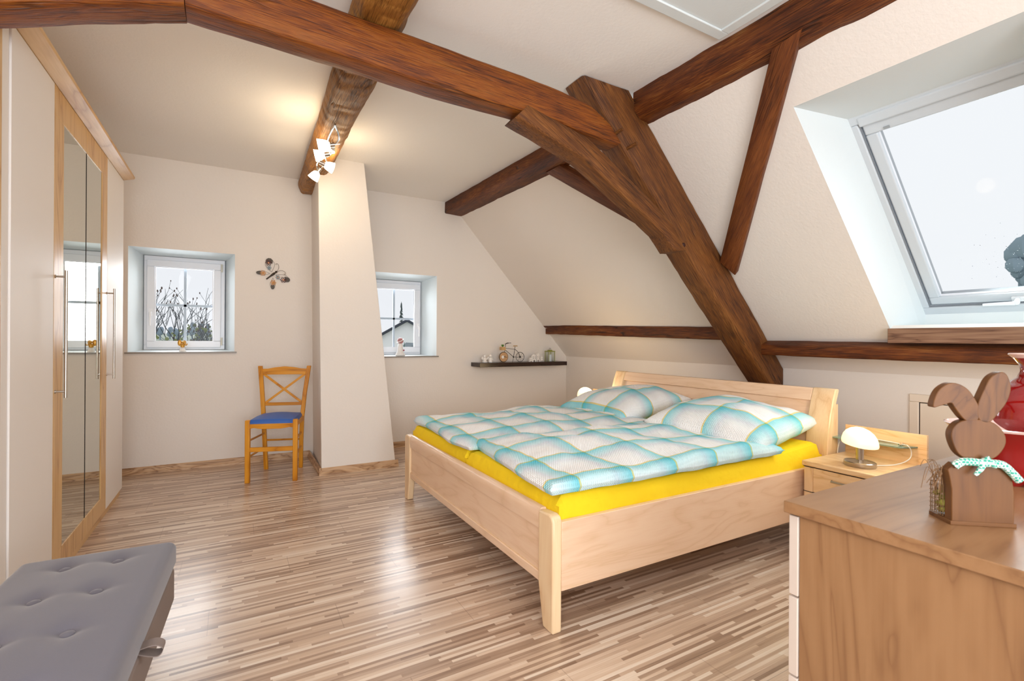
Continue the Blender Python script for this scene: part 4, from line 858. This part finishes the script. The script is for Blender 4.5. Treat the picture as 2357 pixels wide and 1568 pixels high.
m.build('moss_filling', M_soil, rb)['kind'] = 'stuff'
m = MB()
for k in range(26):
    a_, d_ = rg.uniform(-.004, .02), rg.uniform(.022, .056); q_ = rg.uniform(-1, 1); m.tube(smoothp([rp(a_, .05, d_), rp(a_-.004, .085, d_+.004*q_), rp(a_-.008-.008*abs(q_), .10+rg.uniform(-.02, .016), d_+.010*q_), rp(a_-.02-.004*abs(q_), .086+rg.uniform(-.03, .03), d_+.012*q_)], 4), .0006, 4)
m.build('dried_grass', M_twig, rb)['kind'] = 'stuff'
# red pottery
rbw = thing('red_bowl', 'glossy red flared bowl with pearly rim behind the rabbit', 'bowl', (1.735, .47, .80))
MB().lathe([(.001, .004), (.05, .0), (.055, .004), (.075, .03), (.085, .06), (.09, .085), (.100, .112), (.125, .140)], 48, sx=.9, sy=.9, cap=False).build('outer_body', M_red, rbw)
MB().lathe([(.125, .140), (.131, .146), (.127, .147), (.118, .138), (.095, .112), (.085, .085), (.08, .06), (.05, .02), (.001, .012)], 48, sx=.9, sy=.9, cap=False).build('rim', M_pink, rbw)
MB().lathe([(.001, .006), (.035, 0)], 12).build('foot', M_red, rbw)
rv = thing('red_vase', 'tall round-bellied red glazed vase at the right edge', 'vase', (1.935, .46, .80))
MB().lathe([(.001, 0), (.06, 0), (.065, .008), (.085, .04), (.105, .09), (.116, .14), (.112, .185), (.092, .22), (.060, .245), (.038, .262), (.031, .280), (.033, .298), (.046, .318)], 48, cap=False).build('body', M_red, rv)
MB().lathe([(.046, .318), (.056, .328), (.054, .331), (.044, .320), (.03, .298), (.028, .27), (.001, .26)], 48, cap=False).build('rim', M_pink, rv)
gl = thing('leaf_ornament', 'small green leaf decoration on the dresser below the red pottery', 'decoration', (1.70, .418, .80))
m = MB(); m.prism([(0, 0), (.03, .012), (.05, .03), (.052, .05), (.035, .045), (.012, .03)], lambda a_, b_, d: (a_+d*.3, -a_*.5+d, b_+.001), 0, .006); m.build('leaf', M_green, gl, bevel=.002)
MB().ball((.035, -.035, .012), .012, 12, 8).build('bud', M_whitecer, gl)

# ------------------------------------------------------------------ outdoors
def groundmesh():
    m = MB(); nx_, ny_ = 40, 30
    for j in range(ny_+1):
        y = 5.9+(120-5.9)*(j/ny_)**1.6
        for i in range(nx_+1):
            x = -90+180*i/nx_; z = -3.6+max(0, (y-28)/92)**1.2*5.6*(1 if x < 0 else max(.1, 1-x/30)); z += .3*noise.noise(Vector((x*.05, y*.05, 0)))
            m.v.append((x, y, z))
    for j in range(ny_):
        for i in range(nx_): a_ = j*(nx_+1)+i; m.f.append((a_, a_+1, a_+nx_+2, a_+nx_+1))
    return m
struct(groundmesh().build('ground', plain('winter_meadow', '#c9d3c2', .95, var=.25)), 'pale meadow rising outside the windows')
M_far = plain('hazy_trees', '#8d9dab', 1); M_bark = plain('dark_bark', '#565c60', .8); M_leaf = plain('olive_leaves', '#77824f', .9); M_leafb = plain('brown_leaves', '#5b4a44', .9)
rg = random.Random(21)
for i in range(14):
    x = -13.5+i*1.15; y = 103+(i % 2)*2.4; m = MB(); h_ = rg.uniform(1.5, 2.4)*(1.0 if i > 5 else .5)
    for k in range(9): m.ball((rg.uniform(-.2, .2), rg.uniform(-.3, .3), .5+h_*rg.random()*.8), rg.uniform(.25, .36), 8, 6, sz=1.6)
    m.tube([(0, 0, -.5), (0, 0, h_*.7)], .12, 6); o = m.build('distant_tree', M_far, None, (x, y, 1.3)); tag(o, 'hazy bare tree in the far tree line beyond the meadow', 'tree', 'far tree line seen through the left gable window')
tr = thing('bare_fruit_tree', 'bare fruit tree reaching up outside the left gable window', 'tree', (-.9, 8.6, -3.5))
m = MB(); m.tube([(0, 0, 0), (.05, 0, 2.2), (.1, 0, 3.6)], [.12, .09, .06], 8); m.build('trunk', M_bark, tr)
m = MB(); lf = MB(); lb = MB(); rg = random.Random(4)
def grow(p, d, L_, r_, dep):
    q_ = p+d*L_; mid = p.lerp(q_, .5)+Vector((rg.uniform(-.03, .03), 0, rg.uniform(-.02, .02)))*L_*2; m.tube([p, mid, q_], [r_, r_*.85, r_*.7], 5)
    if dep > 0:
        for k in range(3 if dep > 2 else 2):
            nd = (d+Vector((rg.uniform(-.7, .7), rg.uniform(-.3, .3), rg.uniform(-.15, .6)))).normalized(); grow(p.lerp(q_, rg.uniform(.5, 1)), nd, L_*rg.uniform(.6, .85), r_*.62, dep-1)
    else:
        if rg.random() < .4: lb.ball(tuple(q_), rg.uniform(.007, .013), 5, 4, sz=1.8)
        if q_.z < 4.85:
            for k in range(1): lf.ball(tuple(q_+Vector((rg.uniform(-.08, .08), rg.uniform(-.1, .1), rg.uniform(-.08, .05)))), rg.uniform(.012, .028), 5, 4)
for k in range(11):
    a_ = -1.0+2.0*k/10; grow(Vector((.1, 0, 3.6)), Vector((a_*1.2+.25, rg.uniform(-.2, .2), 1.0)).normalized(), rg.uniform(.52, .74), .020, 4)
m.build('branches', M_bark, tr); lf.build('leaves', M_leaf, tr)['kind'] = 'stuff'; o = lb.build('seed_heads', M_leafb, tr); o['kind'] = 'stuff'
# neighbours' houses
def house(loc, w_, dep, hz_, rz, wallc, roofc, lab, rot=0, wins=()):
    t = thing('house', lab, 'house', loc, rot)
    m = MB(); m.prism([(-w_/2, 0), (w_/2, 0), (w_/2, hz_), (0, rz), (-w_/2, hz_)], lambda a_, b_, d: (a_, d, b_), 0, dep); m.build('walls', wallc, t, smooth=False)
    m = MB(); s_ = (rz-hz_)/(w_/2); e = .45
    for k in (-1, 1): m.hexa([(0, -.4, rz+.02), (k*(w_/2+e), -.4, hz_-s_*e+.02), (k*(w_/2+e), -.4, hz_-s_*e+.22), (0, -.4, rz+.25)], [(0, dep+.4, rz+.02), (k*(w_/2+e), dep+.4, hz_-s_*e+.02), (k*(w_/2+e), dep+.4, hz_-s_*e+.22), (0, dep+.4, rz+.25)])
    m.build('roof', roofc, t, smooth=False)
    for (x, z, a_, b_) in wins: B(x-a_/2, x+a_/2, -.06, .02, z-b_/2, z+b_/2).build('window', plain('dark_pane', '#49535e', .2), t, smooth=False)
M_roof = plain('slate_roof', '#3d434f', .7); M_wh = plain('white_render', '#ffffff', .9); M_gr = plain('greyish_render', '#b9b3b4', .9)
house((13.2, 42, -3.4), 6.6, 9, 4.2, 6.1, M_wh, M_roof, 'white gabled house with dark roof beyond the right gable window', -.35, ((2.0, 3.6, .7, .9), (-1.3, 1.4, 1, 1.2)))
house((8.2, 50, -3.4), 6.5, 10, 3.9, 6.4, M_gr, M_roof, 'grey house with dark slate roof left of the white house', .55, ((1.5, 2.4, 1, 1.1),))
house((8.9, 27.0, -3.4), 2.6, 4, 2.9, 4.1, M_gr, plain('grey_green_roof', '#7e8a90', .8), 'small grey outbuilding with pitched roof in front', -.2)
tag(B(-3.6, 3.6, -.15, .15, 0, 3.7).build('garden_wall', plain('pinkish_wall', '#b7aaa8', .9), None, (9.6, 34, -3.5), smooth=False), 'pale wall running in front of the neighbouring houses', 'wall')
M_con = plain('hedge_green', '#5d7a70', .9)
for i in range(7):
    m = MB(); m.lathe([(.30, 0), (.32, 1.0), (.24, 2.6), (.10, 3.4), (.01, 3.8+.3*(i % 3))], 8); o = m.build('conifer', M_con, None, (6.2+i*.68, 24.5, -3.4)); tag(o, 'slim clipped conifer in the row before the neighbouring houses', 'tree', 'conifers in a row outside the right gable window')
m = MB(); m.tube([(0, 0, 0), (0, 0, 9.5)], [.12, .03], 6); rg = random.Random(2)
for i in range(26):
    z = 5.6+3.7*i/25; r_ = .42*(1-(i/26))+.08
    for k in range(4): a_ = rg.random()*6.28; m.tube([(0, 0, z), (r_*math.cos(a_), r_*math.sin(a_), z-.25)], [.09, .02], 4)
tag(m.build('spruce_tree', plain('spruce', '#55605f', .9), None, (18.7, 62, -3.5)), 'thin pointed spruce rising behind the roofs', 'tree')
m = MB(); rg = random.Random(12)
for k in range(140):
    a_ = rg.random()*6.28; h_ = rg.random(); r_ = 1.7*(1-h_*.8)*math.sqrt(rg.random()); m.ball((r_*math.cos(a_), r_*math.sin(a_), 1+8*h_), rg.uniform(.25, .5), 6, 5)
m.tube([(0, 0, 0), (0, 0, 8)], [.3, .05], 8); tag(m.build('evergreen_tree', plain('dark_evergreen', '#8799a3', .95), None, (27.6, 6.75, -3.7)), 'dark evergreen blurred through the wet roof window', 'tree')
